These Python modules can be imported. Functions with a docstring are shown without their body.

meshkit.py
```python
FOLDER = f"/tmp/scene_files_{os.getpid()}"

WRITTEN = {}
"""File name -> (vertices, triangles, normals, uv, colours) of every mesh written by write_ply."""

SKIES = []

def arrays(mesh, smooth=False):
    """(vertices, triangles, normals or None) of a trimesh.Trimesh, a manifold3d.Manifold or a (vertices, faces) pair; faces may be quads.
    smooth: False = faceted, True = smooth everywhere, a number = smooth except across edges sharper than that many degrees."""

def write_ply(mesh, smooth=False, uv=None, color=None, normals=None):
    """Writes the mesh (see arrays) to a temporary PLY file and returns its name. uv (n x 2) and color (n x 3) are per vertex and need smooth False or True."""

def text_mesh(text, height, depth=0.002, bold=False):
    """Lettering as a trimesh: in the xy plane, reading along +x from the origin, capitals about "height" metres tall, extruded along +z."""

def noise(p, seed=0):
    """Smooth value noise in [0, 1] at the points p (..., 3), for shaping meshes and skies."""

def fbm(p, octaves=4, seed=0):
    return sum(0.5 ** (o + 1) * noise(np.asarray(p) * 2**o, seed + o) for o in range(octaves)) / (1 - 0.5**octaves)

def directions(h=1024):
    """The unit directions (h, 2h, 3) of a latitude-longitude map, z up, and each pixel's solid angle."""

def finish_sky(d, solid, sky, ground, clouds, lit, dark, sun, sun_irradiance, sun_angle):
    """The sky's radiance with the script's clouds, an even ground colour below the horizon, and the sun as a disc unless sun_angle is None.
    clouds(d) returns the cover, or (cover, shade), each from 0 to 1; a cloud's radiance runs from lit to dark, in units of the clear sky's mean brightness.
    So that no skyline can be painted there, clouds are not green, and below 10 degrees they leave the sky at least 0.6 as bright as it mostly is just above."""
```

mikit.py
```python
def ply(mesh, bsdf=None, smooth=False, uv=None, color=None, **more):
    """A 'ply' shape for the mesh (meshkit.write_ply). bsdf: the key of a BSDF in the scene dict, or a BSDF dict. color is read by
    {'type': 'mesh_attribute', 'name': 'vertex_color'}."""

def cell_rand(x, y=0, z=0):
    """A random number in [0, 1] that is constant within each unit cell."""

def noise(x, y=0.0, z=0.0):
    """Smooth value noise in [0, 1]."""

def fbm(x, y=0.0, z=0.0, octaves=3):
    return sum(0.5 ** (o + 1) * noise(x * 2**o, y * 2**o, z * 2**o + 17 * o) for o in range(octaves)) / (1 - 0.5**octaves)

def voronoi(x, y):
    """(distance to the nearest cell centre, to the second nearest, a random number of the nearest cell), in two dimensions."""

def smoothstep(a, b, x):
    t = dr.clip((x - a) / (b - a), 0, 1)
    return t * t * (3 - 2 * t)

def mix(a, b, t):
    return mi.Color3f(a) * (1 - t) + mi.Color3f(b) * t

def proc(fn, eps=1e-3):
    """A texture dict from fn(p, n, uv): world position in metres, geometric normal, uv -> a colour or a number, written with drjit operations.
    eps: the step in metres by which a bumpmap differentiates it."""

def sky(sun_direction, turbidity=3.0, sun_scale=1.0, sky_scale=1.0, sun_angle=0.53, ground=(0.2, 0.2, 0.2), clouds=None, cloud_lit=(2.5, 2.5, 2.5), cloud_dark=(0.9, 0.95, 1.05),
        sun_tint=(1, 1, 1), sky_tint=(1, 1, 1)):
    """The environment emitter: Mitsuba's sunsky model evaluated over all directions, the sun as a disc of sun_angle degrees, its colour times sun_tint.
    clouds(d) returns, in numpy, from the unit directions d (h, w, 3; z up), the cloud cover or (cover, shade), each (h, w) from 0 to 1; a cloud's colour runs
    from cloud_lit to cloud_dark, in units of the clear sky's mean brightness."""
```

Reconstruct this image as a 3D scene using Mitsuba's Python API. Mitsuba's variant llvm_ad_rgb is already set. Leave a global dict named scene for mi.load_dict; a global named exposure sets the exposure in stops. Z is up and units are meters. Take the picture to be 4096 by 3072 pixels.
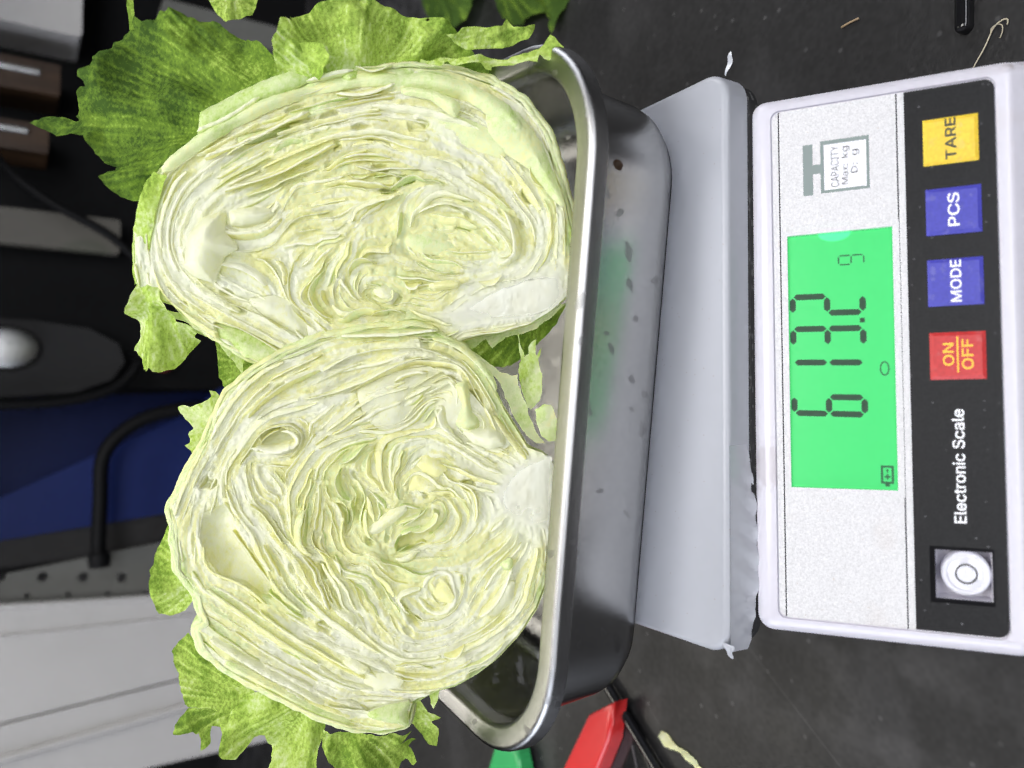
import json, math
import numpy as np, trimesh, manifold3d as m3, shapely, shapely.geometry as sg
from shapely import affinity
from scipy.spatial import Delaunay
import drjit as dr, mitsuba as mi, mikit, meshkit
from mikit import proc, noise, fbm, voronoi, cell_rand, smoothstep, mix

rng = np.random.default_rng(7)
scene, labels = {}, {}
T = mi.ScalarTransform4f
exposure = 0.08

# ---------------------------------------------------------------- camera and lights
def basis(pitch, yaw, roll):
    f = np.array([math.sin(yaw)*math.cos(pitch), math.cos(yaw)*math.cos(pitch), -math.sin(pitch)])
    r = np.cross(f, [0, 0, 1]); r /= np.linalg.norm(r); u = np.cross(r, f)
    c, s = math.cos(roll), math.sin(roll)
    return f, c*r+s*u, -s*r+c*u
cam_pos = np.array([-.0168, -.1724, .2578])
fwd, right, up = basis(.5516, .0418, .0268)
# the phone is held sideways: the picture's upward direction is the bench's right-hand direction
scene['camera'] = {'type': 'thinlens', 'fov': 65.23, 'fov_axis': 'x', 'aperture_radius': .0016, 'focus_distance': .272, 'near_clip': .01, 'far_clip': 30.0,
                   'to_world': T().look_at(origin=cam_pos.tolist(), target=(cam_pos+fwd).tolist(), up=right.tolist())}

def lamp(name, center, ex, ey, radiance, label, cat):
    c, ex, ey = (np.array(v, float) for v in (center, ex, ey))
    v = np.array([c-ex-ey, c+ex-ey, c+ex+ey, c-ex+ey])
    scene[name] = {**mikit.ply((v, np.array([[0, 1, 2], [0, 2, 3]]))), 'emitter': {'type': 'area', 'radiance': {'type': 'rgb', 'value': radiance}}, 'bsdf': {'type': 'diffuse', 'reflectance': {'type': 'rgb', 'value': .5}}}
    labels[name] = {'label': label, 'category': cat}
# emits along cross(ex, ey)
lamp('ceiling_light', (.12, -.18, 1.75), (0, .45, 0), (.42, 0, 0), [9.6, 9.45, 9.2], 'white ceiling light panel above the bench', 'ceiling light')
lamp('ceiling_light_001', (-.55, 1.95, 2.3), (0, .45, 0), (1.0, 0, 0), [6.2, 5.9, 5.2], 'long warm ceiling light panel behind the bench', 'ceiling light')
lamp('window', (-1.9, -.35, 1.15), (0, .75, 0), (0, 0, .6), [4.2, 4.5, 5.2], 'daylight window to the left of the bench', 'window')
lamp('window_002', (2.2, .75, 1.25), (0, 0, .6), (0, .8, 0), [3.4, 3.5, 3.8], 'daylight window to the right of the bench', 'window')
lamp('window_001', (.3, -2.3, 1.75), (0, 0, .75), (1.2, 0, 0), [5.0, 5.1, 5.4], 'wide bright daylight window behind the photographer', 'window')

# ---------------------------------------------------------------- materials
def rgb(*c): return {'type': 'rgb', 'value': list(c)}
def bsdf(name, d): scene[name] = d
def plastic(name, c, rough=.3, spec=.5, bump=None, **k):
    d = {'type': 'principled', 'base_color': c if isinstance(c, dict) else rgb(*c), 'roughness': rough, 'specular': spec, **k}
    if bump: d = {'type': 'bumpmap', 'arbitrary': {**bump[0]}, 'scale': bump[1], 'bsdf': d}
    bsdf(name, {'type': 'twosided', 'bsdf': d})

def bench_col(p, n, uv):
    a = fbm(p.x*9+3, p.y*9, 1, 4); b = fbm(p.x*60, p.y*60, 5, 3); c = noise(p.x*600, p.y*600, 2)
    smear = smoothstep(.46, .72, a)*smoothstep(.38, .7, b)+.6*smoothstep(.5, .8, fbm(p.x*22+p.y*13+9, p.y*40-p.x*9, 4, 4))
    d1, d2, r = voronoi(p.x*110, p.y*110)
    speck = (1-smoothstep(.02, .07+.1*r, d1))*dr.select(r > .86, 1.0, 0.0)
    q = p.x*.6+p.y*.8; w = p.y*.6-p.x*.8
    scr = smoothstep(.84, .9, noise(q*14, w*420, 9))*smoothstep(.5, .7, noise(q*9+4, w*40, 3))
    v = .0095+.006*c+.016*smear+.05*speck*b+.014*scr*b
    return mi.Color3f(v, v*.98, v*1.02)
def bench_bump(p, n, uv): return fbm(p.x*900, p.y*900, p.z*900, 2)
def bench_rough(p, n, uv): return .34+.22*fbm(p.x*25, p.y*25, 3, 3)
plastic('bench_mat', proc(bench_col), proc(bench_rough), .34, bump=(proc(bench_bump, 3e-4), .00012))
plastic('black_mat', (.004, .004, .0044), .6, .12)
plastic('black_gloss', (.008, .008, .009), .12)
plastic('rubber_mat', proc(lambda p, n, uv: mi.Color3f(.012+.05*smoothstep(.62, .8, noise(p.x*900, p.y*900, p.z*900)))), .8)
STAINS = [(.0826, -.0640, .0285), (-.032, -.0035, .0640)]      # brown dirt on the front right corner and on the rear ridge
def case_col(p, n, uv):
    s = smoothstep(.66, .8, fbm(p.x*70+5, p.y*70, p.z*70, 4))*.12
    def near(c, r): return dr.sqrt(dr.square(p.x-c[0])+dr.square(p.y-c[1])+dr.square(p.z-c[2]))/r
    g = fbm(p.x*420, p.y*420, p.z*420, 3)
    t = smoothstep(1.0, .5, near(STAINS[0], .007)+.9*g-.35)*.75+smoothstep(1.0, .6, near(STAINS[1], .010)+.9*g-.35)*.22
    return mix(mix((.56, .545, .60), (.45, .37, .32), s), (.16, .10, .06), dr.clip(t, 0, 1))
plastic('case_mat', proc(case_col), .22, .5)
def plate_col(p, n, uv):
    d1, d2, r = voronoi(p.x*260, p.y*260)
    s = (1-smoothstep(.03, .08, d1))*dr.select(r > .9, 1.0, 0.0)
    return mix((.355, .365, .395), (.28, .22, .20), s*.5)
plastic('platform_mat', proc(plate_col), .30, .4)
plastic('film_mat', (.39, .40, .43), .16, .5)
def silver_col(p, n, uv):
    g = noise(p.x*2600, p.y*2600, p.z*2600)*.6+noise(p.x*5200, p.y*5200, p.z*5200)*.4
    d1, d2, r = voronoi(p.x*170+.3*noise(p.x*900, p.y*900), p.y*300)
    s = (1-smoothstep(.02, .06, d1))*dr.select(r > .82, 1.0, 0.0)
    st = smoothstep(.64, .78, fbm(p.x*60, p.y*60+2, p.z*60, 4))*.25
    return mix(mi.Color3f(.44+.26*g)*mi.Color3f(1, .99, 1.0), (.45, .36, .30), dr.maximum(s*.6, st*.5))
plastic('silver_mat', proc(silver_col), .42, .5, bump=(proc(lambda p, n, uv: noise(p.x*2600, p.y*2600, p.z*2600), 2e-4), .00005))
def black_panel_col(p, n, uv):
    d1, d2, r = voronoi(p.x*380, p.y*380)
    s = (1-smoothstep(.05, .14, d1))*dr.select(r > .88, 1.0, 0.0)*noise(p.x*60, p.y*60)
    g = noise(p.x*2400, p.y*2400, p.z*2400)
    return mi.Color3f(.006+.006*g+.12*s)*mi.Color3f(1, 1, 1.08)
plastic('panel_black', proc(black_panel_col), .42, .25, bump=(proc(lambda p, n, uv: noise(p.x*2400, p.y*2400, p.z*2400), 2e-4), .00004))
def btn(c):
    def f(p, n, uv):
        g = noise(p.x*1800, p.y*1800, p.z*1800); w = smoothstep(.6, .8, fbm(p.x*500, p.y*500, p.z*500, 3))
        return mix(mi.Color3f(c)*(.9+.2*g), (.5, .5, .5), w*.10)
    return proc(f)
plastic('button_yellow', btn((.72, .50, .045)), .34)
plastic('button_blue', btn((.055, .055, .36)), .34)
plastic('button_red', btn((.46, .035, .035)), .34)
plastic('print_dark', (.02, .02, .022), .5)
plastic('print_white', (.75, .75, .78), .5)
plastic('print_orange', (.80, .42, .04), .5)
plastic('print_grey', (.19, .23, .22), .5)
plastic('box_white', (.74, .74, .78), .4)
plastic('groove_mat', (.03, .03, .035), .6)
plastic('segment_mat', (.006, .045, .018), .5)
plastic('segment_faint', (.01, .10, .04), .5)
bsdf('clear_mat', {'type': 'dielectric', 'int_ior': 1.45})
bsdf('pane_mat', {'type': 'thindielectric', 'int_ior': 1.5})
def steel_spec(p, n, uv):
    d1, d2, r = voronoi(p.x*110+.5*noise(p.x*300, p.z*300, p.y*300), p.z*105+p.y*60)
    spot = (1-smoothstep(.10+.12*r, .15+.12*r, d1+.12*noise(p.x*420, p.y*420, p.z*420)))*dr.select(r > .55, 1.0, 0.0)
    v = .48-.14*spot+.05*noise(p.x*40, p.y*40, p.z*40)
    return mi.Color3f(v, v*.995, v*.985)
def steel_rough(p, n, uv):
    d1, d2, r = voronoi(p.x*110+.5*noise(p.x*300, p.z*300, p.y*300), p.z*105+p.y*60)
    spot = (1-smoothstep(.10+.12*r, .15+.12*r, d1+.12*noise(p.x*420, p.y*420, p.z*420)))*dr.select(r > .55, 1.0, 0.0)
    return .06+.13*smoothstep(.1150, .1165, p.z)+.06*fbm(p.x*60, p.y*60, p.z*60, 3)+.10*spot
bsdf('steel_mat', {'type': 'twosided', 'bsdf': {'type': 'roughconductor', 'material': 'none', 'specular_reflectance': proc(steel_spec), 'alpha': proc(steel_rough)}})

# lettuce: uv.x runs along the leaf's own pigment from white (0) over cream, yellow and pale green to dark green (1); uv.y marks veins
def leaf_tone(t):
    stops = [(0., (.95, .95, .82)), (.2, (.945, .955, .73)), (.34, (.94, .92, .48)), (.46, (.87, .93, .60)), (.58, (.73, .86, .38)), (.68, (.54, .72, .15)), (.82, (.24, .39, .055)), (1., (.075, .14, .03))]
    c = mi.Color3f(stops[0][1])
    for (a, ca), (b, cb) in zip(stops[:-1], stops[1:]):
        c = mix(c, cb, dr.clip((t-a)/(b-a), 0, 1))
    return c
def leaf_col(p, n, uv):
    m = fbm(p.x*160, p.y*160, p.z*160, 3)-.5; f = noise(p.x*1100, p.y*1100, p.z*1100)-.5+.8*noise(p.x*2400, p.y*2400, p.z*2400)-.4
    return leaf_tone(dr.clip(uv.x+.20*m+.13*f-.20*uv.y, 0, 1))
def leaf_bump(p, n, uv): return noise(p.x*800, p.y*800, p.z*800)*.62+noise(p.x*1900, p.y*1900, p.z*1900)*.38
def leaf_bsdf(name, trans, rough, scale):
    bsdf(name, {'type': 'bumpmap', 'arbitrary': proc(leaf_bump, 2e-4), 'scale': scale,
                'bsdf': {'type': 'principledthin', 'base_color': proc(leaf_col), 'roughness': rough, 'spec_trans': 0.0, 'diff_trans': trans, 'eta': 1.4}})
leaf_bsdf('leaf_mat', .8, .17, .00035)
leaf_bsdf('flesh_mat', .76, .11, .00026)
plastic('core_flesh', proc(lambda p, n, uv: mix((.60, .605, .50), (.55, .545, .41), smoothstep(.35, .75, fbm(p.x*110, p.y*110, p.z*110, 4)))), .22, .5, bump=(proc(leaf_bump, 2e-4), .00010))
plastic('white_enamel', proc(lambda p, n, uv: mi.Color3f(.41+.04*fbm(p.x*20, p.y*20, p.z*20, 3))*mi.Color3f(1, .97, .94)), .35)
plastic('grey_plastic', (.11, .11, .10), .5)
plastic('dark_grey', (.022, .021, .021), .6, .3)
plastic('blue_plastic', (.004, .0125, .085), .5, .25)
plastic('beige_plastic', proc(lambda p, n, uv: mix((.10, .092, .076), (.08, .08, .06), smoothstep(.62, .75, noise(p.x*40, p.y*40, p.z*24)))), .5)
plastic('wood_brown', proc(lambda p, n, uv: mix((.055, .027, .011), (.02, .011, .006), fbm(p.x*200, p.y*200, p.z*25, 3))), .4)
plastic('red_plastic', (.50, .025, .025), .25)
plastic('green_plastic', (.03, .30, .09), .3)
plastic('straw_mat', (.28, .20, .12), .6)
plastic('root_mat', (.45, .40, .30), .6)

# ---------------------------------------------------------------- mesh helpers
def add(key, mesh, mat, smooth=30, **k):
    base, i = key, 0
    while key in scene:
        i += 1; key = f'{base}_{i:03d}'
    scene[key] = mikit.ply(mesh, mat, smooth=smooth, **k)
    return key
def tag(key, label=None, cat=None, group=None, kind=None):
    d = labels.setdefault(key, {})
    for a, b in (('label', label), ('category', cat), ('group', group), ('kind', kind)):
        if b: d[a] = b
def tri(man):
    m = man.to_mesh(); return trimesh.Trimesh(m.vert_properties[:, :3], m.tri_verts, process=False)
def rrect(x0, x1, y0, y1, r, n=10):
    return sg.box(x0+r, y0+r, x1-r, y1-r).buffer(r, quad_segs=n) if r > 1e-9 else sg.box(x0, y0, x1, y1)
def prism(poly, z0, z1):
    polys = getattr(poly, 'geoms', [poly]); out = []
    for p in polys:
        m = trimesh.creation.extrude_polygon(p, z1-z0, engine='earcut'); m.apply_translation([0, 0, z0]); out.append(m)
    return trimesh.util.concatenate(out)
def pillow_plate(poly, z0, z1, r, n=4):
    """A convex plate with its upper edge rounded by r."""
    pts = [np.column_stack([np.array(poly.exterior.coords)[:-1], np.full(len(poly.exterior.coords)-1, z0)])]
    for k in range(n+1):
        a = k/n*math.pi/2; q = poly.buffer(-r*(1-math.cos(a))); c = np.array(q.exterior.coords)[:-1]
        pts.append(np.column_stack([c, np.full(len(c), z1-r+r*math.sin(a))]))
    return tri(m3.Manifold.hull_points(np.vstack(pts)))
def xform(mesh, M): m = mesh.copy(); m.apply_transform(M); return m
def mat4(ex, ey, ez, o):
    M = np.eye(4); M[:3, 0], M[:3, 1], M[:3, 2], M[:3, 3] = ex, ey, ez, o; return M
def box(x0, x1, y0, y1, z0, z1, r=.002):
    return pillow_plate(rrect(x0, x1, y0, y1, r), z0, z1, min(r, (z1-z0)*.45))
def tube(pts, rad, n=12, caps=True):
    pts = np.array(pts, float); rad = np.broadcast_to(rad, len(pts))
    t = np.gradient(pts, axis=0); t /= np.linalg.norm(t, axis=1, keepdims=True)
    a = np.array([0, 0, 1.]) if abs(t[0, 2]) < .9 else np.array([1., 0, 0]); V = []
    for p, d, r in zip(pts, t, rad):
        a = a-d*(a@d); a /= np.linalg.norm(a); b = np.cross(d, a)
        th = np.arange(n)/n*2*np.pi
        V.append(p+r*(np.cos(th)[:, None]*a+np.sin(th)[:, None]*b))
    F = []
    for i in range(len(pts)-1):
        for k in range(n):
            q = (k+1) % n; F += [[i*n+k, i*n+q, (i+1)*n+q], [i*n+k, (i+1)*n+q, (i+1)*n+k]]
    V = np.vstack(V+[pts[:1], pts[-1:]]); s, e = len(pts)*n, len(pts)*n+1
    if caps:
        for k in range(n):
            q = (k+1) % n; F += [[s, q, k], [e, (len(pts)-1)*n+k, (len(pts)-1)*n+q]]
    return trimesh.Trimesh(V, F, process=False)
def smooth_curve(pts, n):
    from scipy.interpolate import CubicSpline
    pts = np.array(pts, float); d = np.r_[0, np.cumsum(np.linalg.norm(np.diff(pts, axis=0), axis=1))]
    return CubicSpline(d, pts)(np.linspace(0, d[-1], n))
def fb1(x, seed, octs=3):
    return meshkit.fbm(np.stack([np.asarray(x, float), np.full(np.shape(x), 3.7), np.full(np.shape(x), 1.3)], -1), octs, seed)*2-1
def fb2(x, y, seed, octs=3):
    return meshkit.fbm(np.stack([np.asarray(x, float), np.asarray(y, float), np.full(np.shape(x), 2.1)], -1), octs, seed)*2-1

# ---------------------------------------------------------------- the setting
bench = prism(sg.box(-1.3, -.75, 1.3, 1.05), -.03, 0)
add('bench_top', bench, 'bench_mat', False); tag('bench_top', 'black laboratory bench top with fine scuffs and dust', kind='structure')
back = prism(sg.box(-1.3, 1.05, 1.3, 1.08), -.03, .62)
add('back_panel', back, 'black_mat', False); tag('back_panel', 'dark panel along the back of the bench', kind='structure')

# ---------------------------------------------------------------- electronic scale
S = 'electronic_scale'
tag(S, 'white electronic scale with green lit display reading 613.2 and four coloured buttons', 'scale')
tilt, pyaw = .5630, .0115
po = np.array([-.0008, -.0089, .0613])
e1 = np.array([math.cos(pyaw), math.sin(pyaw), 0]); e2 = np.array([-math.sin(pyaw)*math.cos(tilt), math.cos(pyaw)*math.cos(tilt), math.sin(tilt)]); e3 = np.cross(e1, e2)
PM = mat4(e1*.001, e2*.001, e3*.001, po)          # panel frame in millimetres: x right, y up the slope, z out
def P(mesh): return xform(mesh, PM)
def sph(c, r): return m3.Manifold.sphere(r, 40).translate(c)
def pl(x, y, z): return po+.001*(x*e1+y*e2+z*e3)
r = .005
front = m3.Manifold.batch_hull([sph(pl(s*76.6, y, -4.4).tolist(), r) for s in (-1, 1) for y in (3.5, -59.5)] +
                               [sph([s*.0785, y, .008], r) for s in (-1, 1) for y in (-.064, .0)])
rear = m3.Manifold.batch_hull([sph([s*.0770, y, z], r) for s in (-1, 1) for y in (-.006, .160) for z in (.008, .053)])
def solid(poly, z0, z1):
    m = prism(poly, z0, z1); m.merge_vertices()
    return m3.Manifold(m3.Mesh(np.asarray(m.vertices, np.float32), np.asarray(m.faces, np.uint32)))
pocket = solid(rrect(-76.9, 76.9, -57.6, 2.0, 2.6), -.5, 6).transform(PM[:3, :4])
win = solid(rrect(-67.2, -53.8, -53.7, -40.1, .3), -8, 3).transform(PM[:3, :4])
print('hulls', front.num_tri(), rear.num_tri(), pocket.num_tri(), win.num_tri())
lcd_hole = solid(sg.box(-38.6, -31.8, 38.6, -1.7), -2.4, 3).transform(PM[:3, :4])
case = (front+rear)-pocket-win-lcd_hole
add(S+'__case', tri(case), 'case_mat', 35)
# platform
pp = rrect(-.090, .090, 0, .166, .009)
add(S+'__platform', pillow_plate(pp, .0655, .075, .0022, 6), 'platform_mat', 40); tag(S+'__platform', 'light grey weighing platform under a clear film')
add(S+'__gasket', prism(rrect(-.0885, .0885, -.0007, .164, .009), .0615, .0653), 'rubber_mat', False)
# torn corners and wrinkled part of the film
def sheet(fn, nu, nv):
    u, v = np.meshgrid(np.linspace(0, 1, nu), np.linspace(0, 1, nv), indexing='ij'); X = fn(u, v)
    F = [[i*nv+j, (i+1)*nv+j, (i+1)*nv+j+1, i*nv+j+1] for i in range(nu-1) for j in range(nv-1)]
    return (X.reshape(-1, 3), np.array(F))
def wrinkle(u, v):
    x = -.0885+.062*u; b = np.sin(np.pi*np.clip(u*1.02, 0, 1))**.6
    amp = .0026*b*v**1.2*(.5+.5*fb1(u*5, 3))+.0016*v*(.5+.5*fb1(u*9, 8, 2))*(.5*np.sin(u*110+9*v)+.7*np.sin(u*61-7*v))*np.exp(-u*6)+.0006*v*np.sin(u*47+6*v)*b+.0003
    return np.stack([x, -.0001-amp*np.sin(np.pi*u)**.5, .0742-.0088*v*(.86+.35*b)], -1)
add(S+'__protective_film', sheet(wrinkle, 90, 14), 'film_mat', True); tag(S+'__protective_film', 'wrinkled protective film bulging from the left front of the platform')
def scrap1(u, v):
    c = np.stack([.0873+.0075*u, .0005-.0015*u+.0004*np.sin(u*9), .0745-.002*u+.001*u*u], -1)
    wd = (.0014*np.sin(np.pi*np.clip(u*.95+.05, 0, 1))**.6*(.5+u))[..., None]
    return c+(v-.5)[..., None]*wd*np.array([.2, .9, .5])
add(S+'__film_tag', sheet(scrap1, 16, 5), 'film_mat', True)
def scrap2(u, v):
    c = np.stack([-.0862-.0048*u, .0003+.0006*u, .0744-.002*u*u], -1)
    wd = (.0042*(1-u)**.5*(.8+.2*np.sin(9*u)))[..., None]
    return c+(v-.5)[..., None]*wd*np.array([.15, .9, .35])
add(S+'__film_tag', sheet(scrap2, 14, 6), 'film_mat', True)
# silver plate with its two grooves, display opening and rim
lcd = sg.box(-38, -31.2, 38, -2.3)
silver = rrect(-76.5, 76.5, -80, 1.6, 2.4).intersection(sg.box(-80, -34.9, 80, 5))
gro = sg.box(-76.5, -.55, 76.5, -.15).union(sg.box(-76.5, -33.15, 76.5, -32.75))
frame = sg.box(-39.8, -33.0, 39.8, -1.0)
body_ = silver.difference(gro).difference(frame)
add(S+'__silver_panel', P(prism(body_, -.45, .02)), 'silver_mat', False)
add(S+'__silver_panel__groove', P(prism(gro.difference(frame), -.45, -.25)), 'groove_mat', False)
add(S+'__silver_panel__display_frame', P(prism(frame.difference(lcd), -.45, -.10)), 'silver_mat', False)
# display: a lit sheet at the bottom of a recess, dark liquid crystal marks, clear cover
scene[S+'__display'] = {**mikit.ply(P(prism(sg.box(-38.3, -31.5, 38.3, -2.0), -2.2, -1.6)), 'green_plastic'), 'emitter': {'type': 'area', 'radiance': rgb(.040, .46, .115)}}
led = P(prism(affinity.scale(sg.Point(38.0, -15.6).buffer(1.0, quad_segs=20), 2.6, 4.6).intersection(sg.box(30, -40, 37.95, 0)), -1.598, -1.57))
wall_ = sg.box(-38.4, -31.6, 38.4, -1.9).difference(lcd)
add(S+'__display__recess', P(prism(wall_, -1.6, -.46)), 'silver_mat', False)
scene[S+'__display__backlight'] = {**mikit.ply(led, 'green_plastic'), 'emitter': {'type': 'area', 'radiance': rgb(.08, 1.05, .36)}}
def seg_polys(w, h, t, g=.35):
    m = h/2; hseg = lambda y: [(g+t/2, y), (g+t, y+t/2), (w-g-t, y+t/2), (w-g-t/2, y), (w-g-t, y-t/2), (g+t, y-t/2)]
    vseg = lambda x, a, b: [(x, a+g), (x+t/2, a+g+t/2), (x+t/2, b-g-t/2), (x, b-g), (x-t/2, b-g-t/2), (x-t/2, a+g+t/2)]
    k = t/2
    return {'a': hseg(h-k), 'g': hseg(m), 'd': hseg(k), 'f': vseg(k, m, h-k), 'b': vseg(w-k, m, h-k), 'e': vseg(k, k, m), 'c': vseg(w-k, k, m)}
SEG = {'6': 'afgedc', '1': 'bc', '3': 'abgcd', '2': 'abged', '9': 'abcdfg', '0': 'abcdef'}
def digit(ch, x, y, w, h, t, g=.3, slant=.03):
    s = seg_polys(w, h, t, g); ps = []
    for k in SEG[ch]:
        q = np.array(s[k]); q[:, 0] += (q[:, 1]-h/2)*slant; ps.append(sg.Polygon(q+[x, y]))
    return shapely.union_all(ps)
DZ0, DZ1 = -1.592, -1.52
for ch, x in (('6', -16.9), ('1', -6.6), ('3', 3.5), ('2', 13.2)):
    k = add(S+'__display__digit', P(prism(digit(ch, x, -23.8, 6.7, 21.2, 1.75, .28), DZ0, DZ1)), 'segment_mat', False)
add(S+'__display__decimal_point', P(prism(sg.box(10.7, -23.4, 12.0, -22.1), DZ0, DZ1)), 'segment_mat', False)
add(S+'__display__unit_letter', P(prism(digit('9', 27.9, -23.7, 3.1, 7.3, .42, .25, .02), DZ0, DZ1)), 'segment_faint', False)
oval = sg.Point(0, 0).buffer(1, quad_segs=16)
z_ = affinity.translate(affinity.scale(oval, 2.1, 1.3), -3.0, -28.4).difference(affinity.translate(affinity.scale(oval, 1.7, .9), -3.0, -28.4))
add(S+'__display__zero_mark', P(prism(z_, DZ0, DZ1)), 'segment_faint', False)
bat = sg.box(-36.2, -30.2, -31.0, -26.8).difference(sg.box(-35.6, -29.6, -31.6, -27.4)).union(sg.box(-37.0, -29.1, -36.2, -27.9)).union(sg.box(-35.0, -28.75, -33.4, -28.25)).union(sg.box(-34.45, -29.3, -33.95, -27.7)).union(sg.box(-33.0, -28.75, -32.0, -28.25))
add(S+'__display__battery_mark', P(prism(bat, DZ0, DZ1)), 'segment_faint', False)
add(S+'__display__cover', P(trimesh.Trimesh([[-37.95, -31.15, -.60], [37.95, -31.15, -.60], [37.95, -2.35, -.60], [-37.95, -2.35, -.60]], [[0, 1, 2], [0, 2, 3]], process=False)), 'pane_mat', False)
# black key panel
keyp = rrect(-76.4, 76.4, -57.3, 10, 2.6).intersection(sg.box(-80, -80, 80, -35.0))
hole = sg.box(-67.2, -53.8, -53.8, -40.1)
add(S+'__key_panel', P(prism(keyp.difference(hole), -.45, .08)), 'panel_black', False)
fr = sg.box(-68.4, -54.3, -52.9, -38.7).difference(sg.box(-67.3, -53.9, -53.7, -40.0))
add(S+'__key_panel__window_sticker', P(prism(fr, .081, .16)), 'black_gloss', False)
def text(s, x0, x1, y0, y1, z, bold=True, t=.05):
    """Lettering that fills the rectangle x0..x1, y0..y1 (baseline y0) of the panel."""
    m = meshkit.text_mesh(s, 1.0, 1.0, bold); b = m.bounds; cap = meshkit.text_mesh('E', 1.0, 1.0, bold).bounds
    v = m.vertices; h = cap[1, 1]-cap[0, 1]
    v = np.column_stack([(v[:, 0]-b[0, 0])/(b[1, 0]-b[0, 0])*(x1-x0)+x0, (v[:, 1]-cap[0, 1])/h*(y1-y0)+y0, z+t*v[:, 2]])
    return P(trimesh.Trimesh(v, m.faces, process=False))
def button(x0, y0, mat, lab):
    q = sg.box(x0, y0, x0+13.2, y0+13.7)
    m = trimesh.util.concatenate([pillow_plate(q, .05, .55, .45, 3)])
    base = np.vstack([np.column_stack([np.array(sg.box(x0, y0, x0+13.2, y0+13.7).exterior.coords)[:-1], np.full(4, .05)]), np.column_stack([np.array(sg.box(x0, y0, x0+13.2, y0+13.7).exterior.coords)[:-1], np.full(4, .45)]),
                      np.column_stack([np.array(sg.box(x0+1.0, y0+1.0, x0+12.2, y0+12.7).exterior.coords)[:-1], np.full(4, .95)])])
    k = add(S+'__button', P(tri(m3.Manifold.hull_points(base))), mat, False); tag(k, lab); return k
b = button(54.0, -53.3, 'button_yellow', 'yellow button marked TARE'); add(b+'__lettering', text('TARE', 55.0, 66.8, -47.8, -45.1, .951), 'print_dark', False)
b = button(34.0, -53.6, 'button_blue', 'blue button marked PCS'); add(b+'__lettering', text('PCS', 36.1, 45.5, -48.2, -45.3, .951), 'print_white', False)
b = button(13.9, -53.6, 'button_blue', 'blue button marked MODE'); add(b+'__lettering', text('MODE', 14.8, 26.6, -48.2, -45.5, .951), 'print_white', False)
b = button(-6.7, -53.7, 'button_red', 'red button marked ON OFF')
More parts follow.
